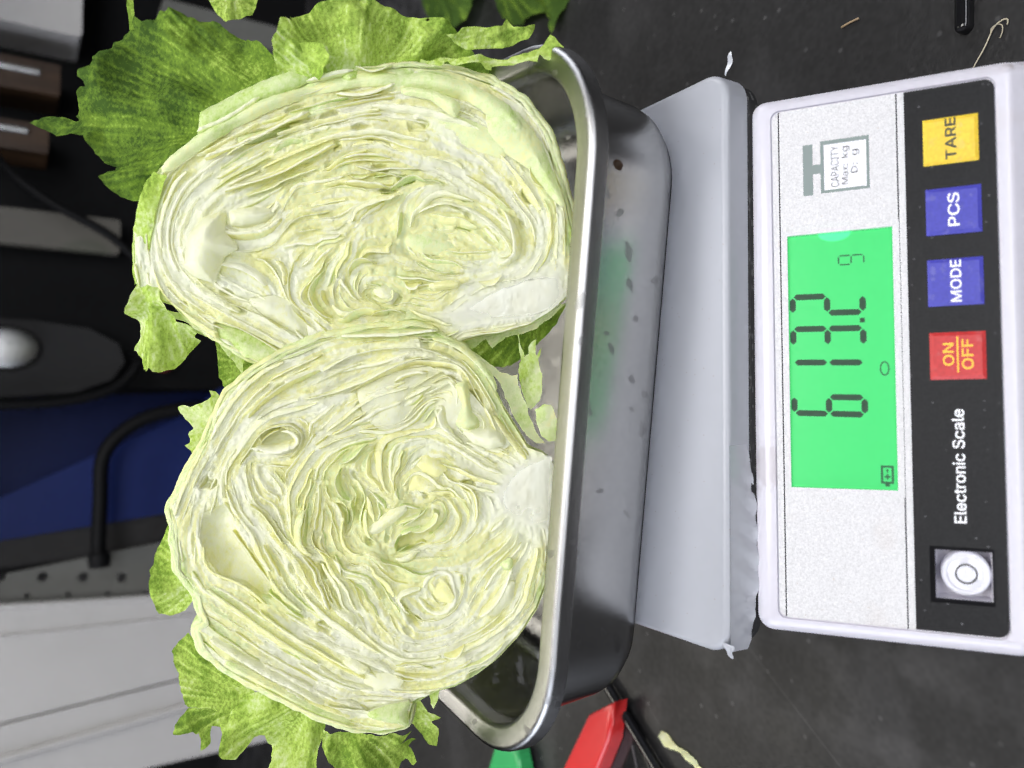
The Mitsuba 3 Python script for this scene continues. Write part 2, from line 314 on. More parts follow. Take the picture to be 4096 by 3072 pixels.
add(b+'__lettering', trimesh.util.concatenate([text('ON', -2.9, 3.5, -45.9, -43.2, .951), text('OFF', -4.0, 4.4, -50.6, -47.8, .951), P(prism(sg.box(-4.8, -47.05, 5.2, -46.6), .951, 1.0))]), 'print_orange', False)
add(S+'__key_panel__lettering', trimesh.util.concatenate([text('Electronic', -46.3, -27.2, -48.0, -45.0, .081), text('Scale', -25.8, -14.9, -48.0, -45.0, .081)]), 'print_white', False)
# capacity badge
H = sg.box(49.6, -10.05, 65.1, -7.25).union(sg.box(55.9, -12.5, 58.7, -9.9)).union(sg.box(49.8, -25.6, 65.6, -12.2).difference(sg.box(50.7, -24.8, 64.4, -13.2)))
add(S+'__silver_panel__badge', P(prism(H, .021, .06)), 'print_grey', False)
add(S+'__silver_panel__badge__white_field' if False else S+'__silver_panel__badge_field', P(prism(sg.box(50.75, -24.75, 64.35, -13.25), .021, .045)), 'box_white', False)
add(S+'__silver_panel__lettering', trimesh.util.concatenate([text('CAPACITY', 51.3, 63.6, -17.3, -15.1, .046, False), text('Max:', 51.8, 57.9, -19.8, -18.0, .046, False), text('kg', 59.7, 63.2, -19.8, -18.0, .046, False), text('D:', 54.9, 57.8, -22.4, -20.6, .046, False), text('g', 60.1, 61.9, -22.4, -20.6, .046, False)]), 'print_dark', False)
# bubble level in its square window
def ring(r0, r1, z0, z1, c=(-60.2, -47.6)):
    return P(prism(sg.Point(c).buffer(r1, quad_segs=24).difference(sg.Point(c).buffer(r0, quad_segs=24)), z0, z1))
cup = [(0, -7.0), (5.6, -7.0), (6.1, -6.6), (6.1, -1.8), (5.7, -1.2), (4.9, -1.2), (4.4, -1.6), (3.6, -1.3), (2.0, -.95), (0, -.85)]
lev = trimesh.creation.revolve(np.array(cup), sections=48); lev.apply_translation([-60.2, -47.6, 0])
plastic('vial_mat', (.66, .66, .72), .06, .6)
add(S+'__bubble_level', P(lev), 'vial_mat', 30); tag(S+'__bubble_level', 'round clear bubble level behind a square window')
add(S+'__bubble_level__ring', ring(2.35, 2.75, -.80, -.72), 'print_dark', False)
add(S+'__bubble_level__base', P(prism(sg.Point(-60.2, -47.6).buffer(6.05), -7.4, -7.05)), 'box_white', False)
bub = trimesh.creation.icosphere(3, .95); bub.apply_scale([1, 1, .5]); bub.apply_translation([-59.2, -48.4, -.95])
add(S+'__bubble_level__bubble', P(bub), 'vial_mat', True)

# ---------------------------------------------------------------- steel tray
ty = math.radians(-7.3); TM = mat4([math.cos(ty), math.sin(ty), 0], [-math.sin(ty), math.cos(ty), 0], [0, 0, 1], [0, 0, 0])
def rr_ring(d, z, n=14):
    x0, x1, y0, y1, R = -.137, .0952, .0127, .192, .042
    x0, x1, y0, y1 = x0+d, x1-d, y0+d, y1-d; R = max(R-d, .012); out = []
    for cx, cy, a0 in ((x1-R, y1-R, 0), (x0+R, y1-R, 90), (x0+R, y0+R, 180), (x1-R, y0+R, 270)):
        a = np.radians(a0+np.linspace(0, 90, n)); c = np.column_stack([cx+R*np.cos(a), cy+R*np.sin(a)])
        out.append(c)
    c = np.vstack(out); res = []
    for i in range(4):                                    # points along the straight sides too
        a = out[i]; b_ = out[(i+1) % 4]; res.append(a); res.append(a[-1]+(b_[0]-a[-1])*np.linspace(0, 1, 14)[1:-1, None])
    c = np.vstack(res); return np.column_stack([c, np.full(len(c), z)])
zt = .122
prof = [(.0007, -.0058), (.0001, -.0060), (0, -.0054), (.0001, -.0020), (.0005, -.0009), (.0013, -.0002), (.0024, 0), (.0068, -.0001), (.0080, -.0005), (.0087, -.0013), (.0092, -.0024), (.0100, -.0120), (.0122, -.0365), (.0132, -.0398), (.0158, -.0430), (.0205, -.0450), (.0250, -.0458), (.05, -.0459)]
inner = prof[7:]
outer = [(d-.0008 if d > .0072 else d, z-.0009) for d, z in inner[::-1]][:-1]
outer = [(.05, -.0469), (.0246, -.0468), (.0198, -.0460), (.0149, -.0438), (.0123, -.0402), (.0113, -.0366), (.0091, -.0121), (.0083, -.0024), (.0070, -.0012), (.0024, -.0008), (.0013, -.0014), (.0008, -.0022), (.0007, -.0058)]
rings = [rr_ring(d, zt+z) for d, z in prof]
cen_i = np.array([[-.021, .102, zt-.0459]]); cen_o = np.array([[-.021, .102, zt-.0469]])
rings2 = [rr_ring(d, zt+z) for d, z in outer]
n = len(rings[0]); V = np.vstack(rings+[cen_i]+rings2+[cen_o]); F = []
for base_, rs in ((0, rings), (len(rings)*n+1, rings2)):
    for i in range(len(rs)-1):
        a = base_+i*n+np.arange(n); b_ = base_+i*n+(np.arange(n)+1) % n
        F.append(np.column_stack([a, b_, b_+n])); F.append(np.column_stack([a, b_+n, a+n]))
a = (len(rings)-1)*n; k = np.arange(n); F.append(np.column_stack([a+k, a+(k+1) % n, np.full(n, len(rings)*n)]))
a = len(rings)*n+1; F.append(np.column_stack([a+(k+1) % n, a+k, np.full(n, len(V)-1)]))
add('steel_tray', xform(trimesh.Trimesh(V, np.vstack(F), process=False), TM), 'steel_mat', 45)
tag('steel_tray', 'shallow stainless steel tray with a rounded rim standing on the scale', 'tray')

# ---------------------------------------------------------------- lettuce
HALVES = json.loads('''{"A":{"frame":[[0.02273,0.03742,0.10731],[0.97815,-0.20791,0.0],[0.09439,0.44407,0.89101],[-0.18525,-0.87154,0.45399]],"out":[[-2.1,-0.2],[8.3,-0.3],[18.5,0.6],[26.9,3.7],[37.0,8.5],[47.0,13.1],[56.4,21.7],[60.8,32.3],[63.2,45.8],[62.3,58.9],[59.9,71.7],[55.9,84.4],[49.7,93.6],[45.9,103.0],[40.9,112.2],[33.7,119.5],[28.5,124.9],[22.8,129.8],[17.9,132.7],[11.1,135.6],[2.5,136.8],[-7.3,136.3],[-13.8,135.1],[-17.3,130.4],[-18.6,123.8],[-24.7,117.5],[-28.0,110.0],[-33.2,100.4],[-35.6,90.8],[-36.5,79.2],[-33.5,63.7],[-27.9,50.4],[-24.0,40.4],[-19.4,30.4],[-16.3,20.9],[-13.1,11.5],[-7.5,4.4]],"curves":[[[15.0,0.9],[32.0,6.5],[45.6,14.3],[55.3,24.9],[59.9,38.8],[60.7,52.2],[58.6,68.4],[53.4,84.2],[46.7,96.6],[38.8,108.9],[30.3,121.2],[22.4,127.8],[13.0,131.2],[3.1,132.0],[-6.8,131.5],[-13.3,129.9]],[[14.7,3.6],[31.4,11.2],[40.9,19.9],[51.3,31.2],[54.5,40.9],[55.7,51.7],[53.4,64.6],[47.5,80.5],[41.1,96.2],[33.8,108.6],[26.1,119.1],[18.9,125.1],[9.4,128.4],[0.2,128.6],[-7.4,125.6],[-13.5,120.1]],[[14.2,7.7],[27.6,14.9],[36.4,24.1],[43.1,34.3],[46.6,47.4],[47.5,60.8],[44.2,76.9],[38.6,90.8],[31.1,104.6],[23.4,114.4],[16.8,120.5],[8.5,124.5],[0.6,124.8],[-8.8,120.4]],[[13.8,11.2],[23.9,17.9],[32.0,27.7],[37.2,39.1],[40.3,51.5],[41.3,63.5],[39.1,76.5],[34.3,89.2],[26.9,101.7],[20.6,111.0],[13.3,117.7],[6.3,121.2],[-2.3,121.4],[-9.8,117.0]],[[13.2,16.6],[21.8,23.8],[27.8,35.4],[32.4,46.0],[34.9,57.6],[35.2,66.3],[33.3,76.0],[28.2,85.5],[23.2,94.9],[18.9,103.8],[14.0,111.3]],[[32.0,49.3],[27.8,62.3],[23.6,75.2],[18.5,84.7],[12.4,91.5],[6.8,100.3]],[[25.7,52.8],[20.9,65.0],[15.6,75.9],[9.4,84.0],[4.6,91.0],[-0.0,95.9]],[[14.9,59.8],[10.3,70.1],[4.6,79.0],[-1.4,84.5],[-7.7,86.7],[-13.6,85.0],[-18.5,79.9],[-22.7,74.1]],[[10.5,57.4],[5.5,65.7],[-0.1,73.3],[-6.0,77.5],[-11.5,77.7],[-15.9,74.7],[-18.7,69.0]],[[3.1,57.4],[-1.9,65.0],[-6.4,68.7],[-11.8,68.3],[-14.7,63.2],[-15.1,55.0],[-13.7,48.3]],[[-7.0,61.9],[-4.0,59.4],[-5.5,55.2],[-9.7,55.5],[-10.8,59.5]],[[12.4,23.5],[18.3,31.0],[21.2,40.2],[20.3,48.2],[15.5,54.5],[9.9,56.6],[4.7,54.8],[3.0,46.5],[4.1,36.3],[8.0,26.4]],[[12.9,31.1],[15.6,36.8],[14.7,44.2],[10.7,50.0],[6.8,48.2],[7.1,40.1]],[[0.3,46.2],[0.1,35.9],[2.6,25.8],[5.1,15.7]],[[-5.1,45.7],[-1.5,37.8],[-0.2,32.4]],[[-7.7,44.1],[-6.1,35.9],[-2.1,30.8]],[[-14.2,120.1],[-19.9,110.5],[-23.6,101.0],[-27.4,91.4],[-31.1,80.9]],[[-9.7,109.8],[-14.0,100.3],[-16.3,90.8],[-21.0,83.1],[-24.6,78.1]],[[-3.2,106.3],[-5.0,98.2],[-9.1,92.6],[-14.0,88.3],[-20.3,83.1]],[[3.7,110.0],[1.2,102.6],[1.5,94.7],[-2.0,89.8],[-7.2,88.1]],[[-18.6,36.0],[-14.9,27.4],[-12.4,17.2],[-7.8,7.2]],[[-16.2,39.1],[-15.8,48.1],[-17.6,58.2],[-22.5,71.4]],[[6.9,12.4],[14.1,9.1],[21.1,7.2]],[[8.0,2.8],[18.2,2.7]],[[5.0,17.1],[11.4,14.4],[16.8,15.0]]],"core":[[-12.7,39.4],[-5.7,31.8],[-0.1,22.1],[4.2,12.1],[5.9,3.2],[-0.7,-0.1],[-6.1,1.7],[-10.9,10.3],[-14.5,23.9],[-16.9,33.4]],"patch":[{"p":[[33.7,119.5],[42.5,107.9],[48.5,96.7],[54.2,84.2],[58.5,71.6],[61.4,52.2],[59.9,38.8],[54.6,25.5],[46.4,17.8],[36.6,11.8],[27.7,8.0],[36.3,14.5],[46.3,23.9],[54.2,38.2],[56.3,51.7],[54.4,71.3],[50.6,84.0],[44.5,96.4],[36.9,108.8],[30.9,116.1],[22.7,125.3],[20.2,130.3],[26.4,126.7]],"b":2.2,"l":0.3,"k":"pale"},{"p":[[4.5,119.8],[9.5,116.2],[13.0,109.2],[5.8,108.8],[1.7,104.0],[-1.5,108.4],[-7.7,109.9],[-10.1,110.5],[-9.1,116.4],[-6.2,120.5],[-0.2,120.5]],"b":6,"l":1.5,"k":"white"},{"p":[[12.5,107.9],[14.6,100.9],[14.7,95.0],[13.6,93.1],[9.7,97.9],[7.8,103.0],[8.2,107.6]],"b":3,"l":0.6,"k":"white"},{"p":[[50.8,77.5],[54.3,64.7],[56.1,56.3],[55.7,49.0],[53.7,42.2],[52.3,40.4],[48.0,41.6],[49.6,44.4],[53.0,50.1],[53.8,59.4],[51.2,69.0]],"b":2,"l":2.5,"k":"pale"},{"p":[[55.7,39.1],[57.0,31.8],[53.0,22.6],[44.9,14.2],[33.1,8.0],[24.3,3.4],[27.7,8.7],[36.0,17.2],[41.3,27.4],[46.0,31.3],[51.1,32.5]],"b":2.5,"l":1.2,"k":"pale"},{"p":[[49.2,52.4],[51.1,47.9],[49.1,37.7],[46.3,29.3],[41.1,24.0],[38.2,25.7],[39.8,34.0],[41.3,43.6],[42.4,49.7]],"b":1.5,"l":-0.4,"k":"pale"},{"p":[[-7.0,62.6],[-3.7,60.1],[-4.3,56.0],[-7.4,53.7],[-11.1,56.1],[-10.1,59.6]],"b":1.5,"l":-0.5,"k":"white"},{"p":[[11.6,53.4],[15.0,47.7],[15.1,40.9],[12.4,35.1],[9.4,32.1],[6.6,38.6],[6.2,48.2],[8.3,53.1]],"b":1.5,"l":-0.9,"k":"pale"},{"p":[[-3.1,45.9],[-1.0,39.2],[-0.6,32.4],[-3.4,36.2],[-5.5,42.9]],"b":2,"l":1.5,"k":"yellow"},{"p":[[41.2,119.9],[48.2,109.5],[53.1,100.9],[56.6,93.4],[56.2,87.0],[54.8,85.6],[49.0,94.2],[43.3,104.1],[36.9,113.9],[33.0,120.1]],"b":3,"l":-2,"k":"palegreen"},{"p":[[34.5,108.0],[37.9,101.1],[41.1,91.0],[38.4,92.1],[34.1,100.9],[32.7,106.6]],"b":1,"l":-1.5,"k":"green"},{"p":[[-14.1,101.6],[-11.8,93.1],[-13.2,87.0],[-19.5,82.5],[-26.2,80.6],[-22.3,89.0],[-18.9,96.0]],"b":2,"l":-1,"k":"white"},{"p":[[-22.0,111.7],[-24.3,100.9],[-28.1,91.3],[-30.8,84.4],[-34.3,90.9],[-32.5,100.4],[-27.3,109.4]],"b":2,"l":-1,"k":"palegreen"}]},"B":{"frame":[[-0.04061,0.0425,0.10943],[0.99863,-0.05234,0.0],[0.02376,0.45337,0.89101],[-0.04663,-0.88979,0.45399]],"out":[[7.1,-0.6],[11.2,3.5],[12.8,8.5],[26.3,17.4],[36.6,23.4],[44.7,30.6],[49.2,39.8],[50.2,50.1],[48.4,62.4],[44.5,75.9],[40.0,86.5],[34.2,95.7],[27.1,103.5],[19.5,107.3],[11.3,110.4],[2.3,115.4],[-5.3,118.5],[-9.4,121.0],[-14.8,118.9],[-21.6,118.4],[-28.4,117.9],[-36.5,111.7],[-46.0,108.1],[-47.7,111.7],[-53.8,109.4],[-59.9,102.7],[-66.0,91.7],[-70.5,82.2],[-75.6,72.7],[-79.6,62.1],[-80.7,53.1],[-79.0,44.8],[-71.1,42.8],[-67.1,36.1],[-65.4,29.4],[-61.4,22.7],[-56.8,16.6],[-50.4,10.9],[-48.8,9.4],[-40.3,4.0],[-31.8,1.1],[-21.2,0.7],[-12.7,-0.4],[-3.5,-0.8]],"curves":[[[11.1,5.7],[24.9,15.3],[37.3,24.1],[44.7,32.0],[47.8,41.8],[47.3,55.5],[44.0,69.1],[38.8,82.5],[32.9,93.0],[25.2,100.8],[16.8,105.9],[8.6,109.7],[-1.1,114.0],[-9.3,117.1],[-17.5,118.8],[-25.7,118.0],[-32.5,117.1],[-40.6,111.6],[-46.0,105.5]],[[12.4,10.7],[20.7,17.3],[32.4,23.9],[39.8,31.8],[42.9,41.6],[42.4,55.4],[39.2,68.9],[33.3,81.0],[27.5,90.2],[21.2,96.7],[13.5,102.5],[4.5,106.9],[-5.8,111.2],[-14.7,113.6],[-24.2,113.4],[-31.7,111.2],[-37.8,105.0],[-44.6,97.5],[-52.8,86.5],[-59.6,76.2]],[[37.6,35.9],[39.3,45.0],[34.8,56.5],[29.6,67.3],[24.5,78.0],[21.5,86.0],[17.2,92.6],[11.6,97.8],[4.6,102.2]],[[27.4,27.3],[32.2,30.2],[36.2,33.8],[31.9,39.9],[27.4,48.1],[23.7,57.6],[19.3,67.0],[12.2,74.9],[3.8,79.4],[-5.2,81.2],[-14.1,78.2],[-22.3,73.9],[-30.5,69.6],[-38.1,62.5],[-44.9,54.1],[-49.8,45.7]],[[21.7,29.9],[18.4,24.2],[16.1,31.1],[23.0,32.7],[28.7,28.7]],[[10.8,19.7],[13.4,26.8],[18.9,31.9],[25.1,34.2],[25.6,41.1],[19.9,44.4],[15.5,51.8],[12.5,61.3],[8.9,69.4],[3.9,74.7],[-5.1,75.8],[-14.0,72.1],[-22.2,67.1],[-30.4,60.0],[-37.3,51.6],[-42.8,42.4]],[[6.5,23.8],[11.9,32.3],[14.4,40.8],[12.8,49.7],[7.2,54.3],[-1.2,55.4],[-8.1,53.8]],[[3.6,29.3],[7.6,35.0],[10.2,42.0],[9.4,48.2],[3.1,51.4],[-4.6,51.2]],[[2.1,33.4],[6.1,40.5],[4.6,46.0],[-1.0,47.9],[-4.4,43.6],[-2.9,36.7]],[[11.1,62.6],[5.5,67.2],[-2.8,67.7],[-11.8,64.7],[-18.6,60.4],[-23.4,56.1]],[[-4.8,60.1],[-11.7,61.3],[-19.3,59.0],[-25.5,54.7]],[[-6.5,43.6],[-11.5,49.6],[-17.1,54.9],[-22.1,58.2]],[[-4.8,26.9],[-11.7,24.6],[-18.1,25.8],[-22.4,31.3],[-25.2,38.1],[-27.5,46.4],[-26.8,53.3]],[[-7.6,29.6],[-14.6,28.7],[-19.6,34.1],[-21.8,41.0]],[[-5.7,37.4],[-11.2,34.4],[-14.8,38.5],[-15.6,44.7]],[[-17.9,16.0],[-23.6,21.4],[-25.8,29.8],[-28.8,39.4],[-33.0,46.2],[-38.6,49.5]],[[-22.8,13.0],[-28.5,18.5],[-34.2,22.5],[-37.7,25.2]],[[-29.4,38.0],[-35.0,37.1],[-38.5,32.2],[-35.0,30.9],[-29.4,33.8]],[[-31.4,29.6],[-37.7,28.0],[-42.7,30.6],[-46.2,37.5]],[[-31.2,11.3],[-36.9,12.6],[-44.0,19.4],[-45.4,22.1],[-38.4,19.6],[-31.3,14.9]],[[-34.7,7.0],[-41.1,8.9],[-47.5,15.1],[-52.4,24.7],[-56.7,35.1],[-58.1,42.0]],[[-29.7,2.9],[-41.0,4.7],[-48.1,10.8],[-55.9,21.1],[-60.2,31.5]],[[8.9,95.0],[7.8,86.9],[11.4,80.3],[16.1,83.1],[17.3,89.2],[14.4,93.8],[10.3,94.4]],[[-6.1,91.9],[-3.9,86.6],[-0.6,90.7],[2.1,92.1],[3.0,84.1]],[[0.5,102.8],[-7.6,101.2],[-14.4,97.0],[-21.9,91.4],[-29.3,84.5],[-36.8,76.9],[-43.0,69.2],[-49.8,59.4],[-55.4,49.0]],[[-2.0,95.4],[-8.8,93.2],[-15.6,86.3],[-21.0,82.1],[-26.5,77.2],[-34.7,71.5]],[[-5.2,83.9],[-12.8,84.3],[-16.9,83.5]],[[-30.9,104.6],[-33.6,97.8],[-38.3,91.0],[-44.5,84.1],[-51.3,75.7],[-56.8,66.1]],[[-39.9,110.3],[-43.2,100.2],[-48.7,90.0],[-55.5,79.7]],[[0.3,18.0],[2.3,23.7],[5.0,29.3]],[[5.3,13.9],[7.3,19.6],[10.6,26.7]],[[-15.1,15.4],[-18.7,18.8],[-21.6,25.7]],[[-15.0,8.3],[-19.9,8.2],[-24.9,11.6]],[[-15.6,2.7],[-24.7,1.7],[-32.6,4.2]],[[-41.0,109.7],[-46.5,100.9],[-53.1,91.0],[-59.3,80.9],[-64.3,70.9],[-68.2,60.8],[-68.8,53.5]],[[-46.0,110.7],[-52.1,103.0],[-59.3,91.9],[-65.4,80.7],[-71.1,69.6],[-74.5,60.0]],[[-52.1,110.0],[-59.9,98.4],[-66.6,86.2],[-72.8,73.9],[-76.7,62.7],[-79.0,51.5]],[[-40.3,93.5],[-46.4,84.6],[-51.9,74.5],[-57.5,66.6],[-60.9,57.6]],[[-45.3,85.7],[-50.3,75.7],[-55.3,67.8],[-58.6,59.9],[-62.0,52.0],[-63.1,46.9]],[[-54.6,43.3],[-54.0,34.3],[-50.0,25.9],[-45.3,18.6],[-40.1,13.1]],[[-58.6,43.2],[-58.6,34.1],[-55.7,25.1],[-51.1,17.3],[-46.4,11.7]],[[-64.8,41.8],[-63.7,34.0],[-60.2,25.6],[-56.2,19.4]]],"core":[[-2.5,19.3],[3.1,16.7],[6.8,12.6],[9.3,7.7],[11.2,3.5],[11.3,-0.4],[2.8,-1.0],[-12.0,-0.8],[-14.6,6.2],[-12.2,13.4],[-7.8,18.1]],"patch":[{"p":[[29.7,64.6],[35.5,56.6],[37.7,41.5],[32.2,30.2],[22.6,21.5],[13.8,13.5],[10.1,18.3],[12.6,29.6],[16.0,35.3],[15.0,44.9],[15.1,54.6],[20.8,61.6]],"b":1.2,"l":-1.2,"k":"white"},{"p":[[-11.2,111.7],[-9.8,107.8],[-7.0,102.6],[-13.1,101.7],[-18.5,98.9],[-25.3,94.0],[-31.5,89.8],[-38.3,87.6],[-37.0,92.4],[-32.9,97.8],[-31.6,103.9],[-25.5,108.7],[-18.1,111.6]],"b":-4,"l":-1,"k":"sun"},{"p":[[17.5,31.1],[18.3,27.0],[19.2,21.4],[16.5,16.4],[13.0,16.0],[11.5,21.2],[13.4,26.8]],"b":4,"l":0.5,"k":"white"},{"p":[[32.1,33.0],[33.6,29.6],[29.4,28.0],[24.6,27.2],[20.5,24.3],[17.7,24.2],[16.5,29.7],[19.5,32.6],[25.2,31.0]],"b":3,"l":0.5,"k":"pale"},{"p":[[10.2,42.7],[8.9,37.8],[4.8,34.2],[2.0,37.6],[3.3,42.5],[6.0,45.3]],"b":1.5,"l":-0.4,"k":"yellow"},{"p":[[3.1,48.0],[4.6,43.9],[-0.8,36.8],[-3.0,40.2],[-2.4,47.1]],"b":1.5,"l":-0.3,"k":"yellow"},{"p":[[-8.1,51.8],[-6.5,44.9],[-12.2,50.3],[-16.5,55.7],[-18.6,60.4],[-15.1,59.8]],"b":1.5,"l":0.5,"k":"white"},{"p":[[-32.2,37.9],[-31.5,33.8],[-36.4,30.8],[-38.5,32.2],[-37.8,37.0],[-35.7,39.2]],"b":1,"l":0.3,"k":"yellow"},{"p":[[-44.7,21.5],[-37.6,18.9],[-31.3,14.9],[-30.5,11.4],[-36.9,11.9],[-43.3,16.6]],"b":1.5,"l":0.2,"k":"white"},{"p":[[-19.2,50.8],[-15.6,46.7],[-14.1,39.9],[-17.5,37.0],[-21.1,43.8],[-22.6,50.0]],"b":-3,"l":-2,"k":"yellow"},{"p":[[-25.7,17.2],[-22.1,13.1],[-27.7,12.2],[-27.7,15.0]],"b":2,"l":1.5,"k":"green"},{"p":[[14.4,93.8],[17.3,89.2],[14.7,83.1],[12.0,82.3],[10.5,87.0],[11.0,93.1]],"b":-3,"l":-2,"k":"white"},{"p":[[-57.0,67.8],[-55.8,63.4],[-58.6,57.7],[-60.3,56.0],[-61.5,60.4],[-59.2,65.5]],"b":2,"l":1,"k":"sun"},{"p":[[-61.5,59.9],[-60.9,52.1],[-62.6,45.8],[-65.4,47.4],[-67.1,55.2],[-64.9,60.3]],"b":1,"l":0.3,"k":"white"},{"p":[[-72.8,59.0],[-70.5,51.8],[-69.4,43.4],[-73.4,44.9],[-78.5,43.7],[-76.8,47.1],[-75.0,53.9]],"b":2,"l":2.5,"k":"palegreen"},{"p":[[-54.3,109.4],[-59.3,100.6],[-65.5,89.5],[-70.5,80.6],[-75.0,72.8],[-79.0,62.1],[-80.1,54.8],[-76.7,62.7],[-71.6,74.0],[-64.3,86.3],[-57.6,98.5]],"b":1,"l":1,"k":"pale"}]}}''')
